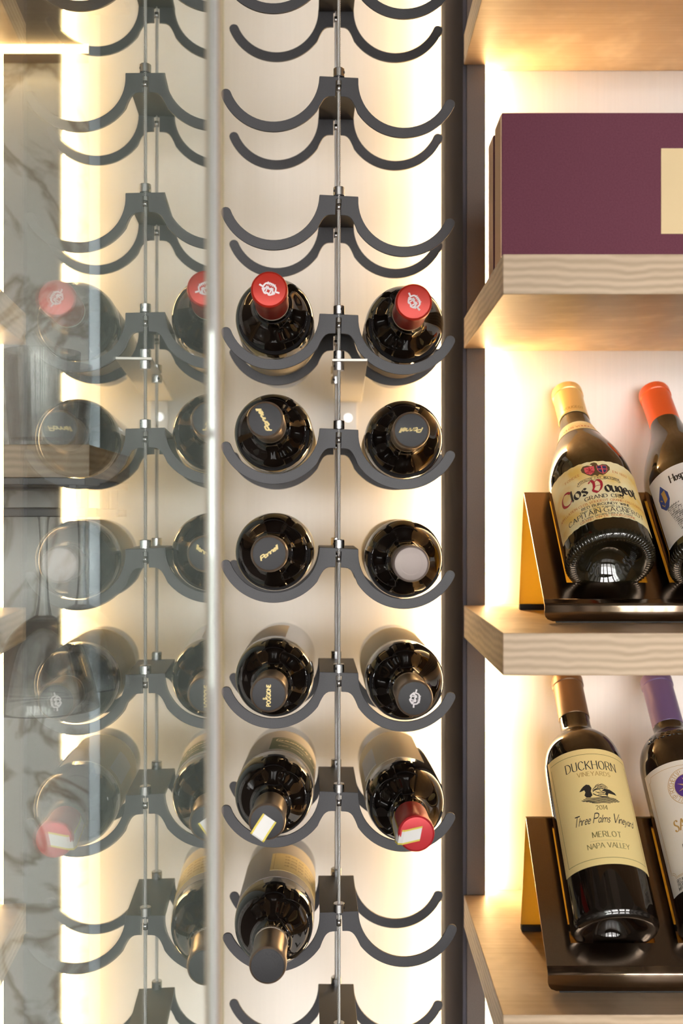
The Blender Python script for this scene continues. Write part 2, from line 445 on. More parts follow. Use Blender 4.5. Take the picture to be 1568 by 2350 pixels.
# ------------------------------------------------------------------ bottle stands (bent bronze sheets)
INC = math.atan2(0.101, 0.106)
E = Vector((0, math.cos(INC), math.sin(INC)))       # up along the incline
NV = Vector((0, -math.sin(INC), math.cos(INC)))     # off the incline, towards the viewer
HOLES = [(0.0235, 0.0975), (0.1175, 0.1915)]
def stand(x, y, z, label):
    """x, y: left end and front skirt; z: shelf top.  Side profile: skirt, incline, ridge, rear leg"""
    st = empty('bottle_stand', (x, y, z))
    W = 0.215; T = 0.0026
    def slab(bm, p, q, off, x0, x1):
        # strip between profile points p, q (y, z) with thickness along off
        a = [(p[0], p[1]), (q[0], q[1]), (q[0] + off[0], q[1] + off[1]), (p[0] + off[0], p[1] + off[1])]
        v0 = [bm.verts.new((x0, yy, zz)) for yy, zz in a]; v1 = [bm.verts.new((x1, yy, zz)) for yy, zz in a]
        bm.faces.new(v0); bm.faces.new(v1[::-1])
        for i in range(4):
            j = (i + 1) % 4
            bm.faces.new((v0[j], v0[i], v1[i], v1[j]))
    ridge = (0.106, 0.1195); fold = (0.0, 0.0185)
    L_ = math.hypot(ridge[0] - fold[0], ridge[1] - fold[1])
    e = ((ridge[0] - fold[0]) / L_, (ridge[1] - fold[1]) / L_)
    nn = (e[1], -e[0])          # into the sheet, below
    off = (nn[0] * T, nn[1] * T)
    at = lambda s: (fold[0] + e[0] * s, fold[1] + e[1] * s)
    s0, s1 = 0.0240, L_ - 0.010
    bm = bmesh.new()
    slab(bm, at(0.004), at(s0), off, 0, W)
    slab(bm, at(s1), at(L_), off, 0, W)
    xs = [0] + [v for h in HOLES for v in h] + [W]
    for i in range(0, len(xs), 2): slab(bm, at(s0), at(s1), off, xs[i], xs[i+1])
    bmesh.ops.remove_doubles(bm, verts=bm.verts, dist=1e-6)
    obj('sloping_plate', bm, MAT['bronze'], st)
    # rounded fold and front skirt
    prof = []
    p0 = at(0.004)
    outer = catmull([p0, (at(0.0015)[0], at(0.0015)[1] - 0.0002), (-0.0012, 0.0165), (-0.0016, 0.0125), (-0.0016, 0.0016)], 5)
    inner = [(yy + T * 0.9, zz - (0.0 if i > len(outer) - 8 else T * 0.7 * (1 - i / (len(outer))))) for i, (yy, zz) in enumerate(outer)]
    bm = bmesh.new()
    cr = 0.007
    n = len(outer)
    vo0 = [bm.verts.new((0, *p)) for p in outer]; vo1 = [bm.verts.new((W, *p)) for p in outer]
    vi0 = [bm.verts.new((0, *p)) for p in inner]; vi1 = [bm.verts.new((W, *p)) for p in inner]
    # clip the lower left and right corners round
    for i in range(n):
        zz = outer[i][1]
        if zz < cr:
            dx = cr - math.sqrt(max(cr*cr - (cr - zz + 0.0016)**2, 0))
            vo0[i].co.x = vi0[i].co.x = dx; vo1[i].co.x = vi1[i].co.x = W - dx
    for i in range(n - 1):
        bm.faces.new((vo0[i], vo0[i+1], vo1[i+1], vo1[i])); bm.faces.new((vi0[i], vi1[i], vi1[i+1], vi0[i+1]))
        bm.faces.new((vo0[i], vi0[i], vi0[i+1], vo0[i+1])); bm.faces.new((vo1[i], vo1[i+1], vi1[i+1], vi1[i]))
    bm.faces.new((vo0[0], vo1[0], vi1[0], vi0[0])); bm.faces.new((vo0[-1], vi0[-1], vi1[-1], vo1[-1]))
    for f in bm.faces: f.smooth = True
    for ed in bm.edges:
        if len(ed.link_faces) == 2 and ed.calc_face_angle(0) > R(50): ed.smooth = False
    obj('front_skirt', bm, MAT['bronze'], st)
    # rear leg from the ridge to a rubber foot
    bm = bmesh.new()
    slab(bm, (ridge[0] + 0.0005, ridge[1] - 0.0001), (0.1335, 0.006), (0.0026, 0.0004), 0, W)
    slab(bm, (ridge[0] - 0.0006, ridge[1] - 0.0002), (ridge[0] + 0.0031, ridge[1] + 0.0002), (0, -0.0026), 0, W)
    obj('rear_leg', bm, MAT['amber_acrylic'], st, bevel=0.0005)
    box('rubber_foot', 0.0, W, 0.1305, 0.1375, 0.0002, 0.006, MAT['rubber'], st, 0.0008)
    box('rubber_foot', 0.010, W - 0.010, -0.0012, 0.0010, 0.0002, 0.0022, MAT['rubber'], st)
    tag(st, label, 'bottle stand', 'bronze bottle stands')
    return st
S3 = (0.182, 0.937, CZ - 0.0937 + 0.0002)
S4 = (0.177, 0.897, CZ - 0.4064 + 0.0002)
stand(*S3, 'folded glossy bronze stand under the yellow parchment-labelled bottle')
stand(*S4, 'folded glossy bronze stand under the duck-labelled bottle')

# ------------------------------------------------------------------ lettering engine (broad nib along skeletons)
G = {
'A': (.78, '0,0 .39,1;.39,1 .78,0;.14,.36 .64,.36'), 'B': (.6, '0,0 0,1;~0,1 .35,1 .52,.88 .5,.62 .3,.53 0,.53;~0,.53 .35,.53 .58,.4 .56,.12 .35,0 0,0'),
'C': (.76, '~.72,.80 .56,.97 .32,.99 .1,.78 .03,.47 .11,.16 .34,0 .58,.03 .74,.2'), 'D': (.72, '0,0 0,1;~0,1 .35,.98 .62,.8 .7,.5 .62,.2 .35,.02 0,0'),
'E': (.54, '0,0 0,1;0,1 .5,1;0,.53 .42,.53;0,0 .54,0'), 'F': (.5, '0,0 0,1;0,1 .5,1;0,.53 .42,.53'),
'G': (.8, '~.72,.80 .56,.97 .32,.99 .1,.78 .03,.47 .11,.16 .34,0 .58,.03 .74,.15;.74,.12 .74,.42;.5,.42 .8,.42'),
'H': (.66, '0,0 0,1;.66,0 .66,1;0,.52 .66,.52'), 'I': (.04, '.02,0 .02,1'), 'J': (.3, '~.25,1 .25,.3 .2,.05 .05,0'),
'K': (.64, '0,0 0,1;.6,1 0,.42;.18,.58 .64,0'), 'L': (.5, '0,1 0,0;0,0 .5,0'),
'M': (.86, '0,0 .06,1;.06,1 .42,.05;.42,.05 .8,1;.8,1 .86,0'), 'N': (.68, '0,0 0,1;0,1 .68,0;.68,0 .68,1'),
'O': (.8, '~.4,1 .14,.88 .03,.5 .14,.12 .4,0 .66,.12 .77,.5 .66,.88 .4,1'), 'P': (.54, '0,0 0,1;~0,1 .35,1 .54,.86 .52,.6 .3,.48 0,.48'),
'Q': (.8, '~.4,1 .14,.88 .03,.5 .14,.12 .4,0 .66,.12 .77,.5 .66,.88 .4,1;.4,.2 .8,-.15'),
'R': (.62, '0,0 0,1;~0,1 .35,1 .54,.86 .52,.6 .3,.48 0,.48;.28,.48 .62,0'), 'S': (.52, '~.48,.84 .36,.98 .17,.98 .05,.82 .1,.62 .28,.5 .46,.36 .5,.15 .36,0 .15,.01 .02,.17'),
'T': (.7, '.35,0 .35,1;0,1 .7,1'), 'U': (.62, '0,1 0,.35;~0,.35 .06,.08 .31,0 .56,.08 .62,.35;.62,.35 .62,1'),
'V': (.72, '0,1 .36,0;.36,0 .72,1'), 'W': (1.0, '0,1 .26,0;.26,0 .5,.95;.5,.95 .74,0;.74,0 1,1'),
'X': (.66, '0,1 .66,0;0,0 .66,1'), 'Y': (.68, '0,1 .34,.46;.34,.46 .68,1;.34,.48 .34,0'), 'Z': (.6, '0,1 .6,1;.6,1 0,0;0,0 .6,0'),
'0': (.56, '~.28,1 .08,.85 .02,.5 .08,.15 .28,0 .48,.15 .54,.5 .48,.85 .28,1'), '1': (.2, '.02,.85 .14,1;.14,1 .14,0'),
'2': (.5, '~.04,.78 .2,1 .4,.95 .46,.72 .3,.4 .03,.02;.03,.02 .5,.02'), '3': (.46, '~.03,.9 .25,1 .42,.82 .3,.56 .15,.53;~.15,.53 .42,.45 .44,.12 .2,0 .0,.1'),
'4': (.55, '.4,0 .4,1;.4,1 0,.3;0,.3 .55,.3'), '5': (.48, '.42,1 .1,1;.1,1 .06,.58;~.06,.58 .3,.62 .45,.4 .38,.08 .15,0 .0,.08'),
'8': (.5, '~.25,1 .06,.86 .1,.6 .4,.42 .48,.18 .25,0 .03,.18 .1,.42 .4,.6 .44,.86 .25,1'), '6': (.5, '~.42,.95 .2,.85 .05,.5 .06,.15 .25,0 .45,.15 .44,.42 .25,.52 .06,.35'),
'a': (.46, '~.4,.5 .24,.62 .07,.5 .03,.25 .13,.03 .28,.05 .4,.25;.4,.6 .4,.06;.4,.06 .48,.02'), 'b': (.44, '0,0 0,1;~0,.5 .2,.63 .4,.5 .42,.2 .25,0 0,.08'),
'c': (.4, '~.38,.52 .22,.62 .06,.48 .03,.25 .12,.04 .26,.02 .4,.12'), 'd': (.46, '~.4,.5 .24,.62 .07,.5 .03,.25 .13,.03 .28,.05 .4,.25;.4,1 .4,.0'),
'e': (.42, '~.04,.34 .38,.36 .34,.55 .2,.62 .06,.48 .03,.25 .12,.04 .26,.02 .4,.12'), 'g': (.46, '~.4,.5 .24,.62 .07,.5 .03,.28 .13,.08 .28,.1 .4,.3;.4,.6 .4,-.12;~.4,-.12 .3,-.3 .12,-.3 .04,-.2'),
'h': (.46, '0,0 0,1;~0,.4 .15,.6 .32,.6 .4,.42 .4,.02'), 'i': (.06, '.03,.0 .03,.6;.03,.78 .03,.84'), 'k': (.42, '0,0 0,1;.36,.6 0,.26;.12,.36 .42,0'), 'l': (.08, '.02,1 .02,.06;.02,.06 .1,0'),
'm': (.72, '0,0 0,.6;~0,.4 .12,.58 .26,.6 .34,.42 .34,.0;~.34,.4 .46,.58 .6,.6 .68,.42 .68,.02'), 'n': (.44, '0,0 0,.6;~0,.4 .15,.58 .32,.6 .4,.42 .4,.02'),
'o': (.46, '~.23,.62 .08,.52 .02,.31 .08,.1 .23,0 .38,.1 .44,.31 .38,.52 .23,.62'), 'p': (.46, '0,-.32 0,.6;~0,.5 .2,.63 .4,.5 .42,.2 .25,0 0,.08'),
'r': (.32, '0,0 0,.6;~0,.38 .12,.56 .3,.58'), 's': (.34, '~.3,.52 .18,.62 .05,.52 .08,.38 .24,.28 .32,.14 .2,.0 .02,.08'), 't': (.3, '~.1,.85 .1,.2 .16,.02 .3,.06;0,.6 .28,.6'),
'u': (.46, '0,.6 0,.2;~0,.2 .08,.02 .22,.02 .38,.2;.4,.6 .4,.0'), 'v': (.42, '0,.6 .2,0;.2,0 .42,.6'), 'w': (.62, '0,.6 .16,0;.16,0 .31,.55;.31,.55 .46,0;.46,0 .62,.6'),
'x': (.4, '0,.6 .4,0;0,0 .4,.6'), 'y': (.44, '0,.6 .2,.02;~.44,.6 .2,.02 .1,-.26 .0,-.3'), 'z': (.4, '0,.6 .4,.6;.4,.6 0,0;0,0 .4,0'), 'f': (.3, '~.3,.95 .16,.98 .1,.8 .1,.0;0,.6 .26,.6'),
'.': (.06, '.03,0 .03,.06'), '-': (.3, '0,.4 .3,.4'), ',': (.06, '.04,.05 0,-.12'), "'": (.05, '.03,1 .02,.8'),
'*': (.1, '.05,.4 .05,.5'),
}
class Print:
    """flat artwork in (u, v) metres, later laid on a cylinder or disc"""
    def __init__(self): self.bm = bmesh.new()
    def poly(self, pts):
        vs_ = [self.bm.verts.new((x, y, 0)) for x, y in pts]
        try: self.bm.faces.new(vs_)
        except ValueError: pass
    def ribbon(self, pts, thick, thin=None, nib=None, closed=False):
        if thin is None: thin = thick
        n = len(pts); L_, R_ = [], []
        for i in range(n):
            a = pts[max(i-1, 0)]; b = pts[min(i+1, n-1)]
            if closed and i in (0, n-1): a, b = pts[-2], pts[1]
            dx, dy = b[0]-a[0], b[1]-a[1]; l = math.hypot(dx, dy) or 1e-9
            th = math.atan2(dy, dx)
            w = thin + (thick - thin) * abs(math.sin(th - nib)) if nib is not None else thick
            nx, ny = -dy/l*w/2, dx/l*w/2
            L_.append((pts[i][0]+nx, pts[i][1]+ny)); R_.append((pts[i][0]-nx, pts[i][1]-ny))
        vl = [self.bm.verts.new((x, y, 0)) for x, y in L_]; vr = [self.bm.verts.new((x, y, 0)) for x, y in R_]
        for i in range(n-1): self.bm.faces.new((vl[i], vl[i+1], vr[i+1], vr[i]))
    def circle(self, cx, cy, r, w, n=40, a0=0, a1=2*PI):
        self.ribbon([(cx + r*math.cos(a0+(a1-a0)*i/n), cy + r*math.sin(a0+(a1-a0)*i/n)) for i in range(n+1)], w)
    def disc(self, cx, cy, r, n=32):
        self.poly([(cx + r*math.cos(2*PI*i/n), cy + r*math.sin(2*PI*i/n)) for i in range(n)])
    def glyph(self, ch, f, h, thick, thin, nib, serif, slant=0):
        if ch not in G: return
        w, s = G[ch]
        for st in s.split(';'):
            sm = st[0] == '~'
            p = [tuple(float(c) for c in q.split(',')) for q in st.lstrip('~').split()]
            raw = p
            if sm: p = catmull(p, 4)
            p = [(x + slant*y, y) for x, y in p]
            self.ribbon([f(x, y) for x, y in p], thick*h, thin*h, nib)
            if serif and not sm and ch not in '.-,*' :
                for e_, o_ in ((raw[0], raw[1]), (raw[-1], raw[-2])):
                    if abs(e_[0]-o_[0]) < abs(e_[1]-o_[1]) and min(abs(e_[1]), abs(e_[1]-1), abs(e_[1]-.6)) < 0.02:
                        x_, y_ = e_[0] + slant*e_[1], e_[1]
                        self.ribbon([f(x_-serif, y_), f(x_+serif, y_)], thin*h*1.0)
    def width(self, s, h, track):
        t = 0
        for c in s: t += (G[c][0] if c in G else .3)*h + track*h
        return t - track*h
    def text(self, s, x, y, h, thick=.12, thin=.05, nib=R(15), serif=.1, track=.2, slant=0, center=True, sx=1.0, rot=0, caps=None, bow=0):
        W = self.width(s, h, track)*sx
        cx = -W/2 if center else 0
        cr, sr = math.cos(rot), math.sin(rot)
        for i, c in enumerate(s):
            hh = h*(caps if (caps and c.isupper()) else 1)
            if c in G:
                def f(a, b, cx=cx, hh=hh):
                    px = cx + a*hh*sx; py = b*hh + bow*(1 - (2*cx/W)**2 if W else 0)
                    return (x + px*cr - py*sr, y + px*sr + py*cr)
                self.glyph(c, f, hh, thick, thin, nib, serif, slant)
                cx += (G[c][0]*hh + track*h)*sx
            else: cx += (.3*h + track*h)*sx
    def arc_text(self, s, cx, cy, r, h, a0, a1, thick=.14, thin=.07, serif=.08, inward=False):
        n = len(s)
        for i, c in enumerate(s):
            a = a0 + (a1-a0)*(i+.5)/n
            w = G[c][0] if c in G else .3
            ux, uy = (math.sin(a), math.cos(a)); tx, ty = (math.cos(a), -math.sin(a))
            if inward: ux, uy, tx, ty = -ux, -uy, -tx, -ty
            bx_, by_ = cx + math.sin(a)*r, cy + math.cos(a)*r
            f = lambda p, q: (bx_ + tx*(p-w/2)*h + ux*(q-.5)*h, by_ + ty*(p-w/2)*h + uy*(q-.5)*h)
            self.glyph(c, f, h, thick, thin, R(15), serif)
    def cyl(self, name, r, mat, parent, phi=0.0, step=0.0025):
        bm = self.bm
        us = [v.co.x for v in bm.verts]
        if not us: bm.free(); return None
        k = math.floor(min(us)/step)
        while k*step < max(us):
            bmesh.ops.bisect_plane(bm, geom=bm.verts[:]+bm.edges[:]+bm.faces[:], plane_co=(k*step+1e-6, 0, 0), plane_no=(1, 0, 0))
            k += 1
        for v in bm.verts:
            a = v.co.x/r + phi
            v.co = (r*math.sin(a), -r*math.cos(a), v.co.y)
        me = bpy.data.meshes.new(name); bm.to_mesh(me); bm.free()
        return obj(name, me, mat, parent)
    def flat(self, name, z, mat, parent):
        bm = self.bm
        for v in bm.verts: v.co.z = z
        me = bpy.data.meshes.new(name); bm.to_mesh(me); bm.free()
        return obj(name, me, mat, parent)

def label_patch(name, r, u0, u1, v0, v1, mat, parent, phi=0.0, t=0.00025, wavy=0.0, top=None):
    """thin sheet wrapped on a cylinder of radius r, u measured along the arc"""
    nu = max(4, int((u1-u0)/0.0025)); nv = 2
    V, F = [], []
    for i in range(nu+1):
        u = u0 + (u1-u0)*i/nu; a = u/r + phi
        w = wavy*math.sin(i*2.1) if wavy else 0
        for rr in (r, r+t):
            for v in (v0 - w, v1 + w):
                V.append((rr*math.sin(a), -rr*math.cos(a), v))
    for i in range(nu):
        b, c = 4*i, 4*i+4
        F += [(b+2, c+2, c+3, b+3), (b+1, c+1, c, b), (b, c, c+2, b+2), (b+3, c+3, c+1, b+1)]
    F += [(0, 2, 3, 1), (4*nu+1, 4*nu+3, 4*nu+2, 4*nu)]
    return obj(name, mesh_from(name, V, F), mat, parent)

# ------------------------------------------------------------------ bottle shapes (metres, base at z = 0)
BORDEAUX = [(.0361, 0.0012), (.0375, .004), (.0380, .009), (.0380, .05), (.0380, .12), (.0380, .180), (.0378, .189), (.0368, .198), (.0343, .207), (.0300, .215),
            (.0244, .2215), (.0196, .2275), (.0166, .234), (.0151, .242), (.0146, .252), (.0143, .275), (.0143, .296)]
PUNT = [(0, .024), (.008, .0225), (.016, .017), (.022, .009), (.0265, .0025), (.030, .0002), (.0335, 0)]
def scale_prof(p, k): return [(r, z*k) for r, z in p]

def capsule(parent, r, z0, z1, side, end, lip=0.0006):
    prof = [(r-.0002, z0), (r+.0001, z0+.0004), (r, z0+(z1-z0)*.6), (r, z1-.0112), (r+.0009, z1-.0104), (r+.0009, z1-.0030), (r+.0005, z1-.0010), (r-.0010, z1)]
    c = lathe('capsule', prof, MAT[side], parent, 48, sharp=22)
    lathe('capsule_top', [(r-.0010, z1), (r-.0016, z1+.00012), (0, z1+.00012)], MAT[end], c, 48, sharp=30)
    return c

def rack_bottle(x, y, z, label, side, end, roll=0, k=1.0, yaw=0.0, pitch=0.0, band='band', glass='bottle', wrap=('paper', 60, 300), cap_len=.050):
    """bottle lying on the cradle, neck towards the viewer; (x, y, z) is the middle of its base"""
    z += .140 * math.sin(pitch)      # rock about the seat, not the base
    x -= .140 * math.sin(yaw)
    m = Matrix.Translation((x, y, z)) @ Matrix.Rotation(yaw, 4, 'Z') @ Matrix.Rotation(PI/2 + pitch, 4, 'X')
    b = empty('wine_bottle', mat=m)
    prof = PUNT + scale_prof(catmull(BORDEAUX, 3), k)
    top = .300*k
    lathe('glass_body', prof + [(0, .296*k)], MAT[glass], b, 72)
    c = capsule(b, .0152, top-cap_len, top, side, end)
    if band:
        lathe('neck_band', [(.0149, top-cap_len-.004), (.0153, top-cap_len-.0038), (.0153, top-cap_len+.0002), (.0149, top-cap_len+.0004)], MAT[band], b, 48)
    if wrap:
        a0, a1 = R(wrap[1]), R(wrap[2]); r_ = .0381
        label_patch('label', r_, a0*r_, a1*r_, .045*k, .172*k, MAT[wrap[0]], b)
    tag(b, label, 'wine bottle', 'bottles lying in the rack')
    return b, c, top

# ------------------------------------------------------------------ the cable rack
Y_FR, Y_RE = 1.0100, 1.1110     # plate mid-planes
X_FR, X_RE = -0.0025, -0.0058
RI, RO, ACX, ACZ = .0442, .0540, .0631, -.0017
PXM = Y_FR / FPX
def plate_outline():
    half = []
    half.append((.0187, 0.0))
    a_tip = R(-23)
    n = 26
    for i in range(n+1):                       # inner edge, from the plate side round under the bottle to the tip
        a = R(180) + (R(360-23) - R(180)) * i/n
        half.append((ACX + RI*math.cos(a), ACZ + RI*math.sin(a)))
    # rounded tip
    mid = (RI+RO)/2; hw = (RO-RI)/2
    for i in range(1, 7):
        t = i/7
        a = a_tip + math.sin(PI*t) * (hw*0.95/mid)
        rr = mid - hw*math.cos(PI*t)
        half.append((ACX + rr*math.cos(a), ACZ + rr*math.sin(a)))
    xj = .0195; aj = math.acos((xj - ACX)/RO)   # where the outer edge leaves for the saddle
    a_end = -aj
    for i in range(n+1):
        a = a_tip + (a_end - a_tip)*i/n
        half.append((ACX + RO*math.cos(a), ACZ + RO*math.sin(a)))
    half += [(.0172, -.0282), (.0154, -.0247), (.0138, -.0222), (.0119, -.0203), (.0095, -.0190), (.0066, -.0186), (.0026, -.0185), (.0026, -.0032)]
    left = [(-x, z) for x, z in half[::-1]]
    return half + left                        # starts top right, runs clockwise; top edge closes it
OUT = plate_outline()
def rot2(p, a): return (p[0]*math.cos(a) - p[1]*math.sin(a), p[0]*math.sin(a) + p[1]*math.cos(a))

STRAND = {}
def cable(x, y, z0, z1, label):
    """six strands laid round each other"""
    V, F = [], []
    pitch = .0125; ns = 6; rr = .00108; rc = .00066; seg = 8
    turns = (z1-z0)/pitch; n = int(turns*seg)
    for s in range(ns):
        base = len(V)
        for i in range(n+1):
            z = z0 + (z1-z0)*i/n; a = 2*PI*(s/ns + i/seg)
            cx, cy = rr*math.cos(a), rr*math.sin(a)
            for k in range(5):
                b = 2*PI*k/5 + a
                V.append((cx + rc*math.cos(b), cy + rc*math.sin(b), z))
        for i in range(n):
            for k in range(5):
                q = base + 5*i; k2 = (k+1) % 5
                F.append((q+k, q+k2, q+5+k2, q+5+k))
    o = obj('steel_cable', mesh_from('steel_cable', V, F, True), MAT['cable'], None, (x, y, 0))
    return tag(o, label, 'cable')
cable(X_FR, Y_FR, Z0 + .01, Z1 - .01, 'front twisted steel wire cable running down through the cradles')
cable(X_RE, Y_RE, Z0 + .01, Z1 - .01, 'rear twisted steel wire cable, just behind the front one')

COLLAR = lathe_mesh('collar', [(.0019, 0), (.0054, 0), (.0054, .0075), (.0050, .0080), (.0019, .0080), (.0019, 0)], 28)
COLLAR.materials.append(MAT['steel'])
bmC = bmesh.new(); bmC.from_mesh(COLLAR)
for e_ in bmC.edges:
    if len(e_.link_faces) == 2 and e_.calc_face_angle(0) > R(35): e_.smooth = False
bmC.to_mesh(COLLAR); bmC.free()
bmS = bmesh.new(); cyl(bmS, (0, 0, 0), (0, 1, 0), .0013, .0012, 12)
SCREW = bpy.data.meshes.new('set_screw'); bmS.to_mesh(SCREW); bmS.free(); SCREW.materials.append(MAT['screw'])
FERR = lathe_mesh('ferrule', [(.0018, 0), (.0023, 0), (.0023, .006), (.0018, .006), (.0018, 0)], 16); FERR.materials.append(MAT['steel'])
def collar(parent, x, y, z, ang, flip=False):
    c = obj('collar', COLLAR, None, parent, (x, y, z)); c.rotation_euler = (0, 0, ang)
    s = obj('set_screw', SCREW, None, c, (0, -.0051, .004))
    return c

def cradle(ytop, tilt, rtilt, label):
    """ytop: picture row of the front plate's top edge"""
    z = CZ + (1190 - ytop) * PXM
    c = empty('bottle_cradle', (X_FR, Y_FR, z))
    dx, dy = X_RE - X_FR, Y_RE - Y_FR
    prism('front_plate', [rot2(p, R(tilt)) for p in OUT], -.0013, .0013, MAT['powder'], c, bevel=.00035)
    prism('rear_plate', [(p[0] + dx, p[1]) for p in (rot2(q, R(rtilt)) for q in OUT)], dy - .0013, dy + .0013, MAT['powder'], c, bevel=.00035)
    # bridge plate folded between the two, one open slot at each cable
    w = .0186; t = .0026
    a, b = math.sin(R(tilt)), math.sin(R(rtilt))
    bm = bmesh.new()
    slot = .0024
    pts = [(-w, 0, 0), (-slot, 0, 0), (-slot, .0035, 0), (slot, .0035, 0), (slot, 0, 0), (w, 0, 0),
           (w, 1, 1), (slot, 1, 1), (slot, .965, 1), (-slot, .965, 1), (-slot, 1, 1), (-w, 1, 1)]
    lo, hi = [], []
    for x_, s_, g in pts:
        yy = -.0012 + s_*(dy + .0024) if s_ in (0, 1) else (.0026 if s_ < .5 else dy - .0026)
        f = (yy)/dy; til = a*(1-f) + b*f
        lo.append(bm.verts.new((x_ + dx*f, yy, x_*til - t + .0001))); hi.append(bm.verts.new((x_ + dx*f, yy, x_*til + .0001)))
    bm.faces.new(hi); bm.faces.new(lo[::-1])
    for i in range(12):
        j = (i+1) % 12
        bm.faces.new((lo[i], lo[j], hi[j], hi[i]))
    obj('bridge_plate', bm, MAT['powder'], c, bevel=.0003)
    collar(c, 0, 0, .0003, random.choice([-1, -.6, .9, 1.2, .5]))
    collar(c, dx, dy, .0003, random.choice([-.6, .2, 2.0]))
    obj('ferrule', FERR, None, c, (0, 0, -.0135)); obj('ferrule', FERR, None, c, (dx, dy, -.0135))
    tag(c, label, 'bottle rack', 'black steel cradles threaded on the cables')
    return z
ROWS = [(-94, 2.4, .4, 'black steel twin cradle at the top edge of the picture, cut off, empty'),
        (178, 2.7, .4, 'empty black steel twin cradle beside the purple box level, topmost whole one'),
        (450, 2.9, .4, 'empty black steel twin cradle just above the red-capped bottles'),
        (722, 2.2, .2, 'black steel twin cradle holding the two bottles with red white-crested caps'),
        (985, 2.3, .3, 'black steel twin cradle holding two bottles with gold script on black caps'),
        (1258, 2.7, .5, 'black steel twin cradle holding a gold-script cap and a plain brown-grey cap'),
        (1543, 1.4, .4, 'black steel twin cradle holding the white-crested black cap bottle'),
        (1817, 1.9, .4, 'black steel twin cradle holding two bottles with paper strips on their caps'),
        (2092, -2.2, -.3, 'black steel twin cradle with one bottle, its right side empty'),
        (2366, 0.5, .3, 'empty black steel twin cradle at the bottom edge of the picture')]
ZR = {}
for yt, a, b, lab in ROWS: ZR[yt] = (cradle(yt, -a, -b, lab), -a)

# wall bracket that steadies both cables
bz = CZ + (1190 - 828) * PXM
br = empty('cable_bracket', (X_FR, Y_FR, bz))
bm = bmesh.new()
pts = [(-.0048, -.0052), (-.0066, -.0030), (-.0066, .006), (-.0040, .010), (.0275, YP - Y_FR - .0006), (.0275, -.0055)]
pts = [(-.0066, -.0055), (.0275, -.0055), (.0285, YP - Y_FR - .0006), (-.0066, YP - Y_FR - .0006)]
lo = [bm.verts.new((x, y, -.0013)) for x, y in pts]; hi = [bm.verts.new((x, y, .0013)) for x, y in pts]
bm.faces.new(hi); bm.faces.new(lo[::-1])
for i in range(4): bm.faces.new((lo[i], lo[(i+1) % 4], hi[(i+1) % 4], hi[i]))
obj('arm_plate', bm, MAT['bracket'], br, bevel=.0004)
fl = box('wall_flange', .000, .0225, YP - Y_FR - .0032, YP - Y_FR - .0006, -.040, -.0014, MAT['bracket'], br, .0004)
bm = bmesh.new(); cyl(bm, (.011, YP - Y_FR - .0042, -.022), (0, 1, 0), .0055, .0024, 20)
obj('screw_head', bm, MAT['steel'], fl)
collar(br, 0, 0, .0014, -.7); collar(br, 0, 0, -.0094, -.9)
collar(br, X_RE - X_FR, Y_RE - Y_FR, .0014, .4); collar(br, X_RE - X_FR, Y_RE - Y_FR, -.0094, -.4)
tag(br, 'flat silver metal bracket clamped on the cables, reaching to the wall', 'bracket')

# ------------------------------------------------------------------ bottles in the rack
def seat(row, side):
    z, tilt = ZR[row]
    cx, cz = rot2((side*ACX, ACZ - (RI - .0380)), R(tilt))
    return X_FR + cx, z + cz + 0.0004
YB = 1.203
def crest(c, top, mat, rot, s=1.0):
    """knot-like white crest with a rod through it"""
    p = Print(); q = lambda x, y: (x*.001*s, y*.001*s)
    t = .0011*s
    p.ribbon([q(-7.4, .4), q(-4.6, 0)], t*1.1); p.ribbon([q(4.6, 0), q(7.4, .4)], t*1.1)
    p.ribbon([q(x, y) for x, y in catmull([(-4.6, -.6), (-3.6, 2.8), (0, 3.9), (3.6, 2.8), (4.6, -.6)], 5)], t)
    p.ribbon([q(x, y) for x, y in catmull([(-4.8, -1.6), (-2.6, -.2), (-1.4, 1.2), (0, 0), (1.4, 1.2), (2.8, -.4), (4.8, -1.6)], 5)], t)
    p.ribbon([q(x, y) for x, y in catmull([(-4.0, -1.8), (-1.6, -3.6), (0, -2.8), (1.6, -3.6), (4.0, -1.8)], 5)], t)
    p.ribbon([q(-1.4, -2.9), q(-1.4, 1.0)], t*.8); p.ribbon([q(1.4, -2.9), q(1.4, 1.0)], t*.8)
    p.ribbon([q(-3.0, -2.2), q(-2.2, 1.6)], t*.8); p.ribbon([q(3.0, -2.2), q(2.2, 1.6)], t*.8)
    for i in range(5): p.ribbon([q(-2.4+1.2*i, 2.4), q(-2.6+1.3*i, 4.6)], t*.55)
    for v in p.bm.verts:
        x, y = v.co.x, v.co.y
        v.co.x = x*math.cos(rot) - y*math.sin(rot); v.co.y = x*math.sin(rot) + y*math.cos(rot)
    return p.flat('crest_print', top + .00030, mat, c)
def script_cap(c, top, rot, word, h=.0036, dx=0, dy=0, mark=False):
    p = Print()
    p.text(word, dx, dy, h, thick=.34, thin=.24, nib=R(40), serif=0, track=.06, slant=.3, rot=rot, sx=1.75)
    return p.flat('script_print', top + .00030, MAT['gold_ink'], c)

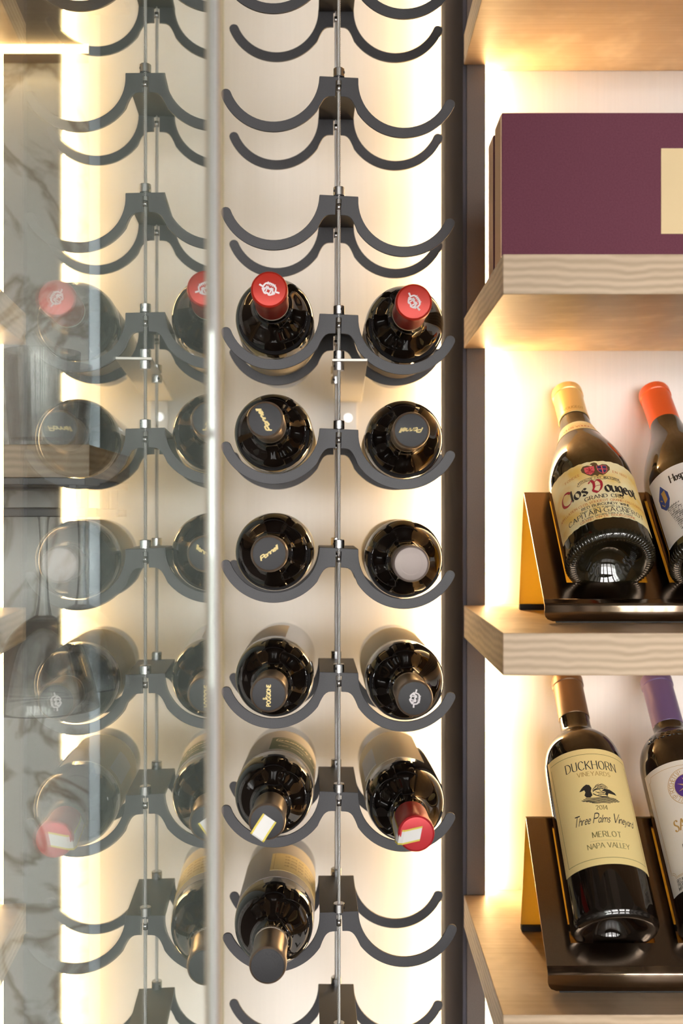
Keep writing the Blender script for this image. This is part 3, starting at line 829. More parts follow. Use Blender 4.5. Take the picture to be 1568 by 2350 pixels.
x, z = seat(722, -1)
b, c, top = rack_bottle(x, YB, z, 'wine bottle with red white-crested cap, left one in its cradle', 'cap_red', 'cap_red', wrap=('paper', -120, 150), pitch=R(-2.2), yaw=R(1.2))
crest(c, top, MAT['white_ink'], R(-24), 1.28)
x, z = seat(722, 1)
b, c, top = rack_bottle(x, YB, z, 'wine bottle with red white-crested cap, right one near the pillar', 'cap_red', 'cap_red', wrap=('paper', -120, 150), yaw=R(.8))
crest(c, top, MAT['white_ink'], R(-58), 1.2)
x, z = seat(985, -1)
b, c, top = rack_bottle(x, YB, z, 'wine bottle with steeply slanted gold script on its black cap, left below the red caps', 'cap_side', 'cap_black', wrap=('paper_cream', -120, 170), pitch=R(-1.5))
script_cap(c, top, R(118), 'Pannell', .0042, .001, 0)
x, z = seat(985, 1)
b, c, top = rack_bottle(x, YB, z, 'wine bottle with nearly level gold script on its black cap, near the pillar', 'cap_side', 'cap_black', wrap=('paper_cream', -100, 190))
script_cap(c, top, R(182), 'Pannell', .0038, .0005, .002)
x, z = seat(1258, -1)
b, c, top = rack_bottle(x, YB, z, 'wine bottle with rising diagonal gold script on its black cap, beside the brown-grey cap', 'cap_side', 'cap_black', wrap=('paper_cream', 30, 330), band=None, pitch=R(-1.0), yaw=R(1.2))
script_cap(c, top, R(36), 'Pannell', .0036, .0005, -.001)
x, z = seat(1258, 1)
b, c, top = rack_bottle(x, YB, z, 'wine bottle with a plain brown-grey cap', 'cap_brown', 'cap_brown', wrap=('paper_cream', 30, 330), band=None)
p = Print(); p.circle(0, 0, .0095, .0007, 40); p.ribbon(catmull([(-.004, -.003), (-.001, .004), (.004, .002), (.003, -.004)], 5), .0009)
p.flat('embossing', top + .00028, MAT['cap_brown'], c)
x, z = seat(1543, -1)
b, c, top = rack_bottle(x, YB, z, 'wine bottle with vertical gold capitals on its black cap', 'cap_side', 'cap_black', wrap=('paper_grey', 165, 320), band=None, pitch=R(-1.0), yaw=R(1.0))
p = Print(); p.text('POGGIONE', .0016, -.001, .0032, thick=.28, thin=.2, serif=.08, track=.16, rot=R(90), sx=.95); p.text('IL', -.0022, -.0032, .0026, thick=.3, thin=.2, serif=.1, track=.3, rot=R(90))
p.flat('capitals_print', top + .00030, MAT['gold_ink'], c)
x, z = seat(1543, 1)
b, c, top = rack_bottle(x, YB, z, 'wine bottle with white-crested black cap', 'cap_side', 'cap_black', wrap=('paper_cream', 145, 300), pitch=R(-.8), yaw=R(1.0))
crest(c, top, MAT['white_ink'], R(-100), 1.08)

def cap_strip(parent, path, width, name='tax_strip'):
    """paper strip along a 3-D path with (point, side) pairs; yellow edges as sub-part"""
    V, F, VY, FY = [], [], [], []
    n = len(path)
    for i, (p, s) in enumerate(path):
        p = Vector(p); s = Vector(s).normalized()
        V += [p - s*width*.38, p + s*width*.38]
        VY += [p - s*width*.5, p - s*width*.38, p + s*width*.38, p + s*width*.5]
        if i:
            F.append((2*i-2, 2*i-1, 2*i+1, 2*i))
            b_ = 4*i
            FY += [(b_-4, b_-3, b_+1, b_), (b_-2, b_-1, b_+3, b_+2)]
    o = obj(name, mesh_from(name, V, F), MAT['strip_white'], parent)
    m = o.modifiers.new('solid', 'SOLIDIFY'); m.thickness = .00015; m.offset = 1
    e = obj('yellow_edge', mesh_from('yellow_edge', VY, FY), MAT['strip_yellow'], o)
    m = e.modifiers.new('solid', 'SOLIDIFY'); m.thickness = .00015; m.offset = 1
    return o
x, z = seat(1817, -1)
b, c, top = rack_bottle(x, YB, z, 'wine bottle with a paper strip across its dark cap, green label on its body', 'cap_side', 'cap_black', wrap=('paper_grey', 60, 300), band=None, pitch=R(-2.6), yaw=R(.5))
label_patch('green_label', .0384, -.029, .029, .092, .160, MAT['paper_green'], b, phi=R(147))
p = Print()
p.ribbon(catmull([(.024, .114), (.022, .102), (.010, .098), (-.014, .098), (-.026, .104), (-.026, .122), (-.012, .128), (.012, .126), (.024, .114)], 6), .0014)
p.text('Ormanni', .000, .108, .010, thick=.2, thin=.1, serif=0, slant=.3, sx=.9)
p.text('Vigna alta', .006, .140, .005, thick=.2, thin=.1, serif=0, slant=.3)
p.cyl('lettering', .0388, MAT['paper_cream'], b, phi=R(147))
sd = (-.8, .55, 0)
zt = top + .0004
cap_strip(c, [((.0025, .0035, zt), sd), ((-.0005, -.0010, zt), sd), ((-.0045, -.0070, zt), sd), ((-.0078, -.0125, zt), sd), ((-.0086, -.0138, zt - .0012), sd), ((-.0089, -.0142, zt - .006), sd)], .0140)
x, z = seat(1817, 1)
b, c, top = rack_bottle(x, YB, z, 'wine bottle with a torn paper strip on its red cap', 'cap_pinkred', 'cap_pinkred', wrap=('paper_cream', 148, 290), band=None, pitch=R(-.4), yaw=R(1.6))
label_patch('back_label', .0384, -.010, .010, .085, .16, MAT['paper_white'], b, phi=R(238))
zt = top + .0004
sd = (.2, 1, 0)
cap_strip(c, [((.0040, .0005, zt), sd), ((-.0020, -.0008, zt), sd), ((-.0110, -.0028, zt + .0002), sd), ((-.0150, -.0030, zt - .0008), sd), ((-.0168, -.0020, zt - .005), sd),
              ((-.0172, .0005, zt - .015), (.1, 1, .2)), ((-.0178, .0030, zt - .026), (.1, 1, .5)), ((-.0172, .0055, zt - .037), (.2, 1, .7))], .0130)
x, z = seat(2092, -1)
b, c, top = rack_bottle(x, YB - .012, z, 'wine bottle with embossed dark grey cap and cream label, lowest in the rack', 'cap_side', 'cap_black', wrap=('paper_grey', 60, 300), band=None, pitch=R(-3.0), yaw=R(.8))
label_patch('cream_label', .0384, -.032, .032, .088, .150, MAT['paper_yellow'], b, phi=R(142))
p = Print()
for j in range(4): p.text('Riserva del borgo', -.002, .098 + .011*j, .0042, thick=.16, thin=.1, serif=0)
p.ribbon([(-.029, .091), (-.029, .147), (.029, .147), (.029, .091), (-.029, .091)], .0004)
p.cyl('lettering', .0388, MAT['ochre_ink'], b, phi=R(142))
lathe('neck_band', [(.0151, top - .0560), (.0154, top - .0558), (.0154, top - .0500), (.0151, top - .0498)], MAT['band'], b, 48)
p = Print(); p.text('DOCG', -.004, top - .0548, .0038, thick=.22, thin=.13, serif=.05, track=.2); p.text('dot n. 30', .010, top - .0545, .0028, thick=.16, thin=.1, serif=0)
p.cyl('lettering', .0156, MAT['brown_ink'], b, phi=R(165))
p = Print(); p.circle(0, 0, .0065, .0006); p.circle(0, 0, .0135, .0006); p.arc_text('CANTINE DEL CONTE FATTORIA', 0, 0, .0100, .0030, 0, 2*PI)
p.flat('embossing', top + .00028, MAT['cap_black'], c)

# ------------------------------------------------------------------ bottles on the stands
def stand_bottle(st, hole, prof, length, r, label, glass, caps, knurl=False, turn=0.0):
    hx = (HOLES[hole][0] + HOLES[hole][1]) / 2
    hw = (HOLES[hole][1] - HOLES[hole][0]) / 2
    edge = Vector((st[0] + hx, st[1], st[2] + .0185)) + E * .0242
    h = math.sqrt(max(r*r - (hw - .0006)**2, 0)) + .0040
    base = edge + NV * h + E * .0006
    m = Matrix.Translation(base) @ Matrix.Rotation(-(PI/2 - INC), 4, 'X')
    m = m @ Matrix.Rotation(R(turn), 4, 'Z')
    b = empty('wine_bottle', mat=m)
    lathe('glass_body', [(p[0]*r/.038, p[1]) for p in PUNT] + prof + [(0, length - .004)], MAT[glass], b, 80)
    tag(b, label, 'wine bottle', 'bottles leaning on the stands')
    if knurl:
        V, F = [], []
        n = 72
        for i in range(n):
            a = 2*PI*i/n; da = 2*PI/n*.28
            k = len(V)
            for (rr, zz, tw) in ((.0312, -.0002, 0), (.0352, -.0006, .02), (.0388, .0022, .05), (.0402, .0062, .07)):
                for s in (-1, 1):
                    aa = a + tw + s*da
                    V.append((rr*math.cos(aa), rr*math.sin(aa), zz + .0006))
                V.append(((rr + (.0006 if zz > .001 else 0))*math.cos(a+tw), (rr + (.0006 if zz > .001 else 0))*math.sin(a+tw), zz - .0002))
            for j in range(3):
                q = k + 3*j
                F += [(q, q+2, q+5, q+3), (q+2, q+1, q+4, q+5)]
        o = obj('base_knurling', mesh_from('base_knurling', V, F, True), MAT[glass], b)
        p = Print(); p.arc_text('3-55mm', 0, 0, .0208, .0058, R(160), R(82), .2, .16, 0, inward=True); p.arc_text('15C', 0, 0, .0208, .0058, R(245), R(200), .2, .16, 0, inward=True)
        for v in p.bm.verts:
            rr = math.hypot(v.co.x, v.co.y)*.038/r
            zz = .024
            for (r0, z0), (r1, z1) in zip(PUNT, PUNT[1:]):
                if r0 <= rr <= r1: zz = z0 + (z1-z0)*(rr-r0)/(r1-r0)
            v.co = (v.co.x, -v.co.y, zz - .0004)
        me = bpy.data.meshes.new('base_embossing'); p.bm.to_mesh(me); p.bm.free()
        o = obj('base_embossing', me, MAT['embossed_glass'], b)
        so = o.modifiers.new('solid', 'SOLIDIFY'); so.thickness = .0006; so.offset = 0
    return b
pm('embossed_glass', (0.05, 0.05, 0.05), 0.12, 0.0, 0.8)

BURG = catmull([(.0392, .003), (.0404, .008), (.0405, .02), (.0405, .06), (.0405, .100), (.0400, .112), (.0380, .124), (.0345, .138), (.0300, .151), (.0250, .164), (.0208, .176), (.0178, .187), (.0160, .198), (.0150, .210), (.0148, .253)], 3)
RB = .0405
b1 = stand_bottle(S3, 0, BURG, .2575, RB, 'Burgundy bottle with yellow parchment label and gold cap on the bronze stand', 'bottle_green', None, True, -8)
capsule(b1, .0155, .206, .2575, 'cap_gold', 'cap_gold')
lathe('foil_edge', [(.0157, .2058), (.0160, .206), (.0160, .2085), (.0157, .209)], MAT['cap_gold'], b1, 48)
p = Print(); p.text('VOUGEOT', 0, .211, .0035, thick=.2, thin=.12, serif=.05, track=.2); p.cyl('lettering', .0158, MAT['ochre_ink'], b1)
# neck label follows the slope of the shoulder
nl = lathe('neck_label', [(.0242, .1668), (.0214, .1747), (.0185, .1852)], MAT['parchment'], b1, 64)
p = Print(); p.text('CLOS VOUGEOT', 0, .171, .0038, thick=.2, thin=.12, serif=.05, track=.15); pl = p.cyl('lettering', .0228, MAT['orange_ink'], b1)
for v in pl.data.vertices:
    k = (.0243 - (v.co.z - .1668)*.35)/.0228; v.co.x *= k; v.co.y *= k
la = label_patch('label', RB + .0001, -.0545, .0545, .0205, .0965, MAT['parchment'], b1, wavy=.0004)
rl = RB + .00045
M = lambda pts, s=1, ox=0, oy=0: [(ox + x*.001*s, oy + y*.001*s) for x, y in pts]
OY = .0205
p = Print()                                        # gilt eagle behind the shields
p.poly(M([(-13, 64), (-13.6, 68), (-11, 71.5), (-7, 71.5), (-3.2, 69.5), (-2.4, 71), (-4.4, 72.2), (-2.6, 73.8), (0, 74.4), (2.2, 73), (2.6, 70.6), (3.4, 69.5), (7, 71.5), (11, 71.5), (13.6, 68), (13, 64), (8, 58), (5, 56), (2, 57), (0, 55), (-2, 57), (-5, 56), (-8, 58)], 1, 0, OY))
p.cyl('eagle_emblem', rl, MAT['brown_ink'], la)
p = Print(); p.poly(M([(-10.4, 69.2), (-1.2, 69.2), (-1.2, 63.4), (-3, 60), (-5.8, 58), (-8.6, 60), (-10.4, 63.4)], 1, 0, OY)); p.cyl('red_shield', rl + .00012, MAT['rose_ink'], la)
p = Print(); p.poly(M([(10.4, 69.2), (1.2, 69.2), (1.2, 63.4), (3, 60), (5.8, 58), (8.6, 60), (10.4, 63.4)], 1, 0, OY)); p.cyl('blue_shield', rl + .00012, MAT['navy_ink'], la)
p = Print(); p.ribbon(M([(5.8, 69), (5.8, 58.4)], 1, 0, OY), .0011); p.ribbon(M([(1.4, 64.4), (10.2, 64.4)], 1, 0, OY), .0011); p.ribbon(M([(1.3, 69.1), (1.3, 63.4), (3, 60), (5.8, 58), (8.6, 60), (10.3, 63.4), (10.3, 69.1), (1.3, 69.1)], 1, 0, OY), .0006); p.cyl('shield_cross', rl + .0002, MAT['rose_ink'], la)
p = Print(); p.ribbon(M([(-5.8, 68), (-5.8, 60)], 1, 0, OY), .0008); p.ribbon(M([(-8.6, 66.6), (-3, 61.6)], 1, 0, OY), .0007); p.ribbon(M([(-3, 66.6), (-8.6, 61.6)], 1, 0, OY), .0007); p.circle(-.0083, OY + .0612, .0012, .0006, 14); p.circle(-.0034, OY + .0612, .0012, .0006, 14)
p.cyl('shield_device', rl + .0002, MAT['red_ink'], la)
p = Print()                                        # motto ribbon
p.ribbon(M(catmull([(-19, 50.6), (-17, 53), (-8, 54.2), (-6, 53)], 5), 1, 0, OY), .0004); p.ribbon(M(catmull([(-19, 47.4), (-16, 49.6), (-8, 50.8), (-6, 50)], 5), 1, 0, OY), .0004)
p.ribbon(M([(-6, 50.4), (6, 50.4), (6, 54.8), (-6, 54.8), (-6, 50.4)], 1, 0, OY), .0004)
p.ribbon(M(catmull([(19, 50.6), (17, 53), (8, 54.2), (6, 53)], 5), 1, 0, OY), .0004); p.ribbon(M(catmull([(19, 47.4), (16, 49.6), (8, 50.8), (6, 50)], 5), 1, 0, OY), .0004)
p.ribbon(M([(-19, 50.6), (-20.5, 48.4), (-19, 47.4)], 1, 0, OY), .0004); p.ribbon(M([(19, 50.6), (20.5, 48.4), (19, 47.4)], 1, 0, OY), .0004)
p.text('LOYAUTE', -.0122, OY + .0507, .0023, thick=.16, thin=.1, serif=.05, rot=R(4)); p.text('FAIT', 0, OY + .0514, .0023, thick=.16, thin=.1, serif=.05); p.text('MA FORCE', .0126, OY + .0507, .0023, thick=.16, thin=.1, serif=.05, rot=R(-4))
# black wording
p.text('los', -.0205, OY + .0335, .0138, thick=.20, thin=.03, nib=R(40), serif=0, track=.12)
p.text('ougeot', .0200, OY + .0335, .0138, thick=.20, thin=.03, nib=R(40), serif=0, track=.10, sx=.76)
p.text('GRAND CRU', .001, OY + .0258, .0046, thick=.15, thin=.07, serif=.07, track=.22)
p.text('RED BURGUNDY WINE', .001, OY + .0160, .0033, thick=.17, thin=.11, serif=0, track=.22)
p.text('CAPITAIN*GAGNEROT', .0, OY + .0070, .0056, thick=.13, thin=.07, serif=.06, track=.22)
p.text('Eleveur en vin mis en bouteille a la propriete', 0, OY + .0132, .0019, thick=.16, thin=.12, serif=0, track=.2)
p.text('a Ladoix Serrigny Cote d or France', 0, OY + .0040, .0022, thick=.16, thin=.12, serif=0, track=.24)
p.cyl('lettering', rl + .0001, MAT['black_ink'], la)
p = Print()                                        # red wording
p.text('C', -.0345, OY + .0325, .0160, thick=.17, thin=.04, nib=R(40), serif=.1)
p.ribbon(M(catmull([(-10, 46.5), (-7.6, 49.6), (-5.4, 47), (-5.6, 41), (-7, 36.6), (-3.4, 33.4)], 6), 1, 0, OY), .0030, .0006, R(40))
p.ribbon(M(catmull([(-5, 46.6), (-1.6, 49.6), (1.2, 47.4), (1.4, 42), (-.4, 37), (-3.4, 33.4)], 6), 1, 0, OY), .0030, .0006, R(40)); p.ribbon(M([(-7, 41.4), (.8, 42.6)], 1, 0, OY), .0006)
p.cyl('red_initials', rl + .00018, MAT['red_ink'], la)
p = Print()
p.text('APPELLATION CLOS VOUGEOT GRAND CRU CONTROLEE', 0, OY + .0208, .0028, thick=.16, thin=.1, serif=.05, track=.18)
p.cyl('orange_lettering', rl + .0001, MAT['orange_ink'], la)
p = Print()
p.text('GRAND VIN DE BOURGOGNE', 0, OY + .0008, .0028, thick=.16, thin=.1, serif=.05, track=.24)
p.cyl('orange_lettering', rl + .0001, MAT['orange_ink'], la)
p = Print()
p.text('FONDEE', -.0235, OY + .0600, .0030, thick=.14, thin=.08, serif=.05, track=.3, rot=R(4)); p.cyl('orange_lettering', rl + .0001, MAT['orange_ink'], la); p = Print(); p.text('EN 1802', .0230, OY + .0600, .0030, thick=.14, thin=.08, serif=.05, track=.3, rot=R(-4))
p.cyl('orange_lettering', rl + .0001, MAT['orange_ink'], la)

b2 = stand_bottle(S3, 1, BURG, .2575, RB, 'Burgundy bottle with white label, blue shield and orange cap on the stand', 'bottle_green', None, True, -10)
capsule(b2, .0155, .200, .2575, 'cap_orange', 'cap_orange')
la = label_patch('label', RB + .0001, -.050, .050, .013, .098, MAT['paper_white'], b2)
OY = .013
p = Print(); p.poly(M([(-33, 57), (-26.5, 71), (-20.5, 58), (-20.5, 49), (-23.5, 41), (-28, 39), (-33, 47)], 1, -.010, OY)); p.cyl('blue_shield', rl, MAT['blue_ink'], la)
p = Print(); p.poly(M([(-28, 62), (-23.5, 63), (-23.5, 60), (-22.8, 50), (-27, 47), (-27.4, 57)], 1, -.010, OY)); p.ribbon(M([(-31, 55), (-29, 52)], 1, -.010, OY), .0010); p.ribbon(M([(-30.6, 49), (-28, 44), (-27, 46)], 1, -.010, OY), .0009); p.cyl('tower_device', rl + .00015, MAT['ochre_ink'], la)
p = Print()
p.text('Hospices de Beaune', .004, OY + .0655, .0098, thick=.14, thin=.04, serif=.10, track=.12, sx=.62)
p.text('APPELLATION CONTROLEE', .008, OY + .0500, .0040, thick=.13, thin=.06, serif=.07, track=.22, sx=.7)
rnd = random.Random(3)
for j in range(14):
    x0_ = -.0370 + .0006*j; L0 = .020 - .001*abs(j - 7)*.2
    s_ = ''.join(rnd.choice('mnouearilds   ') for _ in range(15))
    p.text(s_, x0_, OY + .0385 - j*.0024, .0023, thick=.14, thin=.06, serif=0, track=.1, slant=.4, center=False, sx=.85)
p.text('RED WINE', -.008, OY + .0035, .0024, thick=.16, thin=.1, serif=0)
p.cyl('lettering', rl + .0001, MAT['black_ink'], la)

DUCK = catmull([(.0361, .0012), (.0375, .004), (.0380, .009), (.0380, .05), (.0380, .10), (.0380, .158), (.0374, .170), (.0352, .181), (.0310, .190), (.0252, .197), (.0196, .2015), (.0166, .2055), (.0154, .212), (.0150, .222), (.0148, .271)], 3)
RD = .0380
b3 = stand_bottle(S4, 0, DUCK, .2755, RD, 'Bordeaux bottle with cream yellow duck label on the lower bronze stand', 'bottle', None, False, -4)
capsule(b3, .0155, .2235, .2755, 'cap_bronze', 'cap_bronze')
la = label_patch('label', RD + .0001, -.0475, .0475, .0455, .1635, MAT['paper_yellow'], b3)
rl = RD + .00042
OY = .0455
p = Print()                                        # engraved duck on water, facing left
p.poly(M([(-13, 78), (-15.6, 75.6), (-17.6, 73.2), (-15, 73.4), (-12.8, 74.2), (-12, 71.8), (-13.4, 68.8), (-12, 66.4), (-8.4, 65.8), (-6.2, 68), (-7, 72), (-5.8, 75.4), (-7.4, 78.8), (-10.2, 79.6)], 1, .002, OY))
p.poly(M([(6, 74.6), (11, 74), (15.8, 71.2), (17, 69), (13, 69.6), (9, 70), (7.6, 67), (5.4, 68.6), (7, 71.6), (3, 72.4)], 1, .002, OY))
for (a, b_, c_) in (((-5, 72.6), (0, 74.4), (7, 74.6)), ((-3, 76), (3, 78.4), (8, 76.4)), ((-5.6, 70), (0, 66.6), (8, 66.8)), ((-1, 75.6), (3, 77), (7, 75.4)), ((0, 77), (4, 79.4), (7.4, 78)), ((-4, 68), (2, 66), (9, 66.2)), ((1, 73), (4, 71), (7, 71.4)), ((-3, 71.4), (1, 69.6), (5, 69.4)), ((-4, 73.6), (1, 75.4), (5, 75)), ((-5.4, 71.4), (-2, 73.4), (2, 73.8)), ((-5.6, 69), (-2, 67.6), (2, 67.4)), ((2, 76.2), (5, 76.4), (9, 74.8)), ((-2, 70.6), (2, 70.8), (6, 70.2)), ((-1, 68.6), (3, 68.2), (6.4, 68.6)), ((-2.4, 76.8), (-.6, 78.4), (1.6, 79.2)), ((5.6, 79), (7.6, 77.8), (9.4, 76)), ((-5, 71.8), (-4.6, 74.4), (-2, 76))):
    p.ribbon(M(catmull([a, b_, c_], 5), 1, .002, OY), .0005)
for j in range(7):
    yy = 65.2 - j*.9; w = (13, 15, 17, 16, 13, 10, 8)[j]
    p.ribbon(M(catmull([(-w, yy + .5), (-w*.4, yy - .3), (w*.3, yy + .3), (w + 3 - j*.3, yy)], 5), 1, .002, OY), .0006)
p.text('DUCKHORN', 0, OY + .0955, .0090, thick=.105, thin=.032, serif=.08, track=.22, sx=.78)
p.text('Three Palms Vineyard', .0015, OY + .0400, .0075, thick=.12, thin=.05, nib=R(60), serif=0, track=.10, slant=.42, sx=.74, caps=1.25)
p.cyl('lettering', rl, MAT['black_ink'], la)
p = Print()
p.text('VINEYARDS', .001, OY + .0885, .0043, thick=.13, thin=.06, serif=.08, track=.24)
p.cyl('gold_lettering', rl, MAT['ochre_ink'], la)
p = Print()
p.text('2014', .002, OY + .0530, .0042, thick=.14, thin=.07, serif=.08, track=.16, sx=1.1)
p.text('MERLOT', .002, OY + .0260, .0052, thick=.14, thin=.05, serif=.08, track=.2)
p.text('NAPA VALLEY', .002, OY + .0155, .0047, thick=.13, thin=.05, serif=.08, track=.14)
for i in range(30): p.ribbon([(-.014 + .001*i, OY + .0225), (-.0136 + .001*i, OY + .0225)], .0003)
p.ribbon([(-.041, OY + .006), (.041, OY + .006)], .0004)
for s_ in (-1, 1): p.ribbon([(s_*.041, OY + .006), (s_*.043, OY + .108)], .0004)
p.ribbon([(-.043, OY + .112), (.043, OY + .112)], .0004)
p.cyl('olive_lettering', rl, MAT['olive_ink'], la)

b4 = stand_bottle(S4, 1, DUCK, .2755, RD, 'Bordeaux bottle with off-white label, violet star roundel and purple cap', 'bottle', None, False, -15)
capsule(b4, .0155, .214, .2755, 'cap_purple', 'cap_purple')
p = Print(); p.text('SASSICAIA', 0, 0, .0075, thick=.16, thin=.12, serif=.03, track=.25)
for v in p.bm.verts:
    a = v.co.x/.0300; zz = .1835 + v.co.y*.85; rr = .0352 - (zz - .181)*.55 + .0006
    v.co = (rr*math.sin(a), -rr*math.cos(a), zz)
me = bpy.data.meshes.new('shoulder_embossing'); p.bm.to_mesh(me); p.bm.free()
o = obj('shoulder_embossing', me, MAT['bottle'], b4); so = o.modifiers.new('solid', 'SOLIDIFY'); so.thickness = .0012; so.offset = 0
la = label_patch('label', RD + .0001, -.045, .045, .030, .152, MAT['paper'], b4)
OY = .030
p = Print(); p.disc(0, OY + .094, .0125); p.cyl('violet_disc', rl, MAT['purple_ink'], la)
p = Print()
for i in range(8):
    a = PI/8 + 2*PI*i/8
    p.poly([(math.sin(a)*.0105, OY + .094 + math.cos(a)*.0105), (math.sin(a+.35)*.003, OY + .094 + math.cos(a+.35)*.003), (0, OY + .094), (math.sin(a-.35)*.003, OY + .094 + math.cos(a-.35)*.003)])
p.cyl('star_rays', rl + .00012, MAT['cap_gold'], la)
p = Print()
p.circle(0, OY + .094, .0128, .0004, 48); p.circle(0, OY + .094, .0190, .0005, 48)
p.arc_text('TENUTA S GUIDO CITAI ELLIP ROCCHETTIP', 0, OY + .094, .0158, .0042, R(20), R(345), .13, .06, .06)
p.text('SASSICAIA', 0, OY + .0530, .0105, thick=.15, thin=.05, serif=.09, track=.14, sx=.72)
for d_ in (0, .0011):
    p.ribbon(catmull([(-.0400 + d_, OY + .112), (-.0400 + d_, OY + .07), (-.0400 + d_, OY + .0185 + d_)], 2) + catmull([(-.0370 + d_, OY + .0180 + d_), (-.0350 + d_, OY + .0160 + d_), (-.0345 + d_, OY + .0135 + d_)], 4) + [(-.030, OY + .0135 + d_), (.030, OY + .0135 + d_)], .00035)
p.ribbon(catmull([(-.0400, OY + .112), (-.0370, OY + .1125), (-.0355, OY + .1165)], 4) + [(-.03, OY + .1165), (.03, OY + .1165)], .00035)
p.cyl('gold_lettering', rl, MAT['ochre_ink'], la)
p = Print()
p.text('BOLGHERI', 0, OY + .0335, .0062, thick=.10, thin=.08, serif=0, track=.22)
p.text('Imbottigliato all origine', 0, OY + .0265, .0030, thick=.13, thin=.1, serif=0, track=.16)
p.text('Tenuta San Guido', 0, OY + .0205, .0046, thick=.12, thin=.1, serif=0, track=.16)
for j, t_ in enumerate(('RED WINE', 'PRODUCT OF ITALY', 'IMPORTED BY K')):
    p.text(t_, -.0340, OY + .0088 - j*.0036, .0030, thick=.15, thin=.08, serif=.04, track=.08, center=False, sx=.8)
p.cyl('lettering', rl, MAT['black_ink'], la)


# ------------------------------------------------------------------ glass door and the cabinet seen through it
TH = R(-2.9)
U = Vector((math.sin(TH), math.cos(TH), 0)); NG = Vector((math.cos(TH), -math.sin(TH), 0))
q_ = (-0.0025 + (784 - 334) / FPX * 1.01) / (NG.x + (784 - 334) / FPX * NG.y)     # twice the cable's distance from the pane
mx_, my_ = -0.0025 - q_ / 2 * NG.x, 1.01 - q_ / 2 * NG.y
kx = (784 - 489) / FPX; tt = math.tan(TH)
fy = (mx_ - tt * my_) / (-kx - tt)
far = Vector((mx_ + tt * (fy - my_), fy, 0))
print('door far edge', far)
door = empty('glass_door', (far.x, far.y, 0.25)); door.rotation_euler = (0, 0, -TH)
# door local frame: y along the pane (0 = far edge, negative towards the viewer), x to the right
bm = bmesh.new(); bx(bm, -.008, 0, -0.62, 0, 0, 2.35)
obj('glass_pane', bm, MAT['pane'], door)
box('edge_seal', -.0062, .0026, .0004, .0030, 0, 2.35, MAT['clear_seal'], door, .0006)
box('seal_fin', .0028, .0046, .0008, .0050, 0, 2.35, MAT['tan_seal'], door, .0004)
tag(door, 'clear glass door standing open at the left, mirroring the rack', 'door')

tz = CZ + .544
def notched(name, x0, x1, y0, y1, z0, z1, mat):
    # board cut out round the left pillar
    bm = bmesh.new()
    pts = [(x0, y0), (x1, y0), (x1, YF - .0004), (-.2822, YF - .0004), (-.2822, y1), (x0, y1)]
    lo = [bm.verts.new((x, y, z0)) for x, y in pts]; hi = [bm.verts.new((x, y, z1)) for x, y in pts]
    bm.faces.new(lo[::-1]); bm.faces.new(hi)
    for k in range(6): bm.faces.new((lo[k], lo[(k+1) % 6], hi[(k+1) % 6], hi[k]))
    return obj(name, bm, mat, bevel=.0008)
ct = notched('cabinet_top', -.798, -.2360, .80, 1.2496, tz, tz + .03, MAT['oak_left'])
tag(ct, 'wooden top panel of the cabinet behind the glass door', 'cabinet panel')
o = box('led_strip', -.790, -.2830, 1.199, 1.209, tz - .0062, tz - .0002, MAT['led_left'])
tag(o, 'thin glowing light bar under the wooden cabinet top behind the glass', 'light strip')
sz1 = CZ + .0673; sz0 = sz1 - .0300
sh = notched('wooden_shelf', -.798, -.2360, .950, 1.2496, sz0, sz1, MAT['oak_left'])
tag(sh, 'wooden shelf with tumblers seen through the glass door', 'shelf')
hr = empty('glass_hanger', (-.5, .97, sz0))
for yy in (-.022, .020):
    box('rail', -.29, .262, yy - .004, yy + .004, -.0355, -.0275, MAT['frame_dark'], hr, .0006)
box('mounting_bar', -.29, .262, -.028, .030, -.0070, -.0004, MAT['frame_dark'], hr, .0006)
for xx in (-.28, 0, .25):
    for yy in (-.022, .020): box('drop', xx - .003, xx + .003, yy - .003, yy + .003, -.0275, -.0070, MAT['frame_dark'], hr)
tag(hr, 'black metal stemware hanger under the shelf behind the glass', 'hanger')
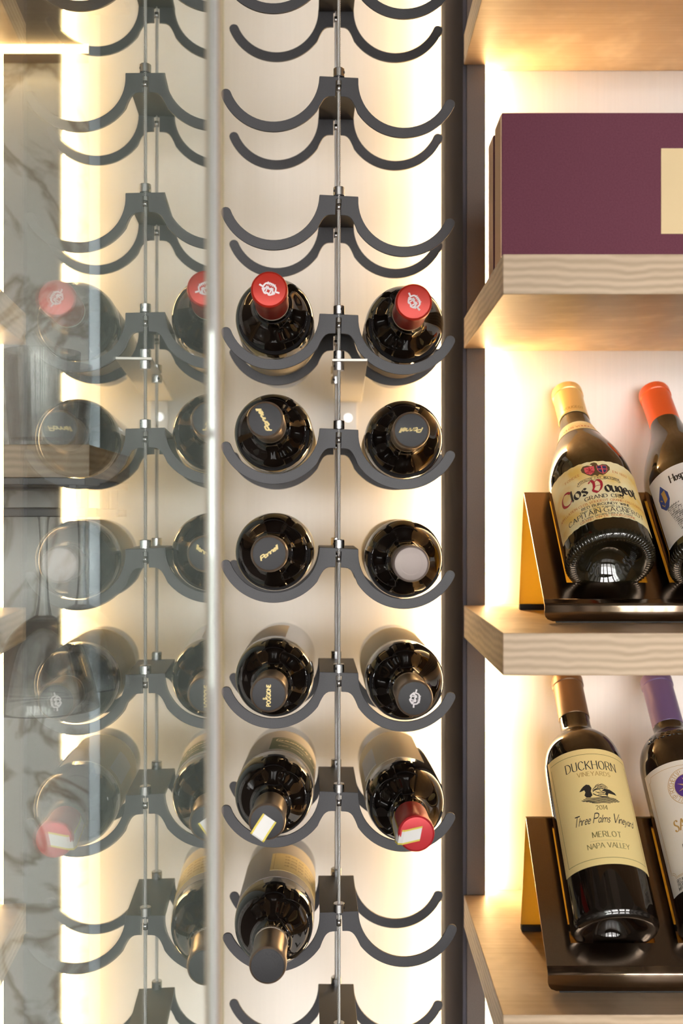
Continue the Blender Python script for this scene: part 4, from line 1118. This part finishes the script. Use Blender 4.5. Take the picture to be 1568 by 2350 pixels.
def wine_glass(x, y, ztop, label, k=1.0):
    """hangs upside down: foot at ztop, bowl below"""
    g = empty('wine_glass', (x, y, ztop))
    def pf(p): return [(r*k, -z*k) for r, z in p]
    lathe('foot', pf(catmull([(0, 0), (.020, .0002), (.035, .0008), (.0352, .0018), (.020, .0032), (.008, .006), (.0048, .012)], 3)), MAT['drink_glass'], g, 40)
    lathe('stem', pf(catmull([(.0048, .012), (.0038, .030), (.0038, .060), (.0050, .085), (.0075, .100)], 3)), MAT['drink_glass'], g, 24)
    bowl = catmull([(.0075, .100), (.020, .108), (.032, .122), (.041, .145), (.0475, .170), (.0505, .186)], 4)
    inn = [(r - .0014, z) for r, z in bowl[::-1]][:-3] + [(0, .106)]
    lathe('bowl', pf(bowl + inn), MAT['drink_glass'], g, 48)
    tag(g, label, 'wine glass', 'glasses hung from the hanger')
zh = sz0 - .0268
wine_glass(-.2825, .968, zh, 'stemmed wine glass hanging upside down, nearest behind the glass door')
wine_glass(-.398, .968, zh, 'stemmed wine glass hanging upside down, farther left behind the door')
hr2 = empty('glass_hanger', (-.5, 1.10, sz0))
for yy in (-.022, .020):
    box('rail', -.29, .262, yy - .004, yy + .004, -.0355, -.0275, MAT['frame_dark'], hr2, .0006)
box('mounting_bar', -.29, .262, -.028, .030, -.0070, -.0004, MAT['frame_dark'], hr2, .0006)
for xx in (-.28, 0, .25):
    for yy in (-.022, .020): box('drop', xx - .003, xx + .003, yy - .003, yy + .003, -.0275, -.0070, MAT['frame_dark'], hr2)
tag(hr2, 'black metal stemware hanger, the rear one behind the glass', 'hanger')
wine_glass(-.2795, 1.098, zh, 'stemmed wine glass hanging upside down from the rear hanger')
def tumbler(x, y, label):
    t = empty('tumbler', (x, y, sz1 + .0002))
    out_ = [(0, 0), (.029, 0), (.0305, .001), (.034, .045), (.0365, .095)]
    inn = [(.0352, .095), (.0325, .045), (.029, .010), (0, .009)]
    lathe('glass_wall', out_ + inn, MAT['drink_glass'], t, 48, sharp=40)
    tag(t, label, 'tumbler', 'tumblers on the shelf')
tumbler(-.2985, 1.020, 'clear tumbler on the shelf behind the glass door, front one')
tumbler(-.3085, 1.110, 'clear tumbler on the shelf behind the glass door, rear one')
tumbler(-.385, 1.050, 'clear tumbler on the shelf behind the glass door, farthest left')
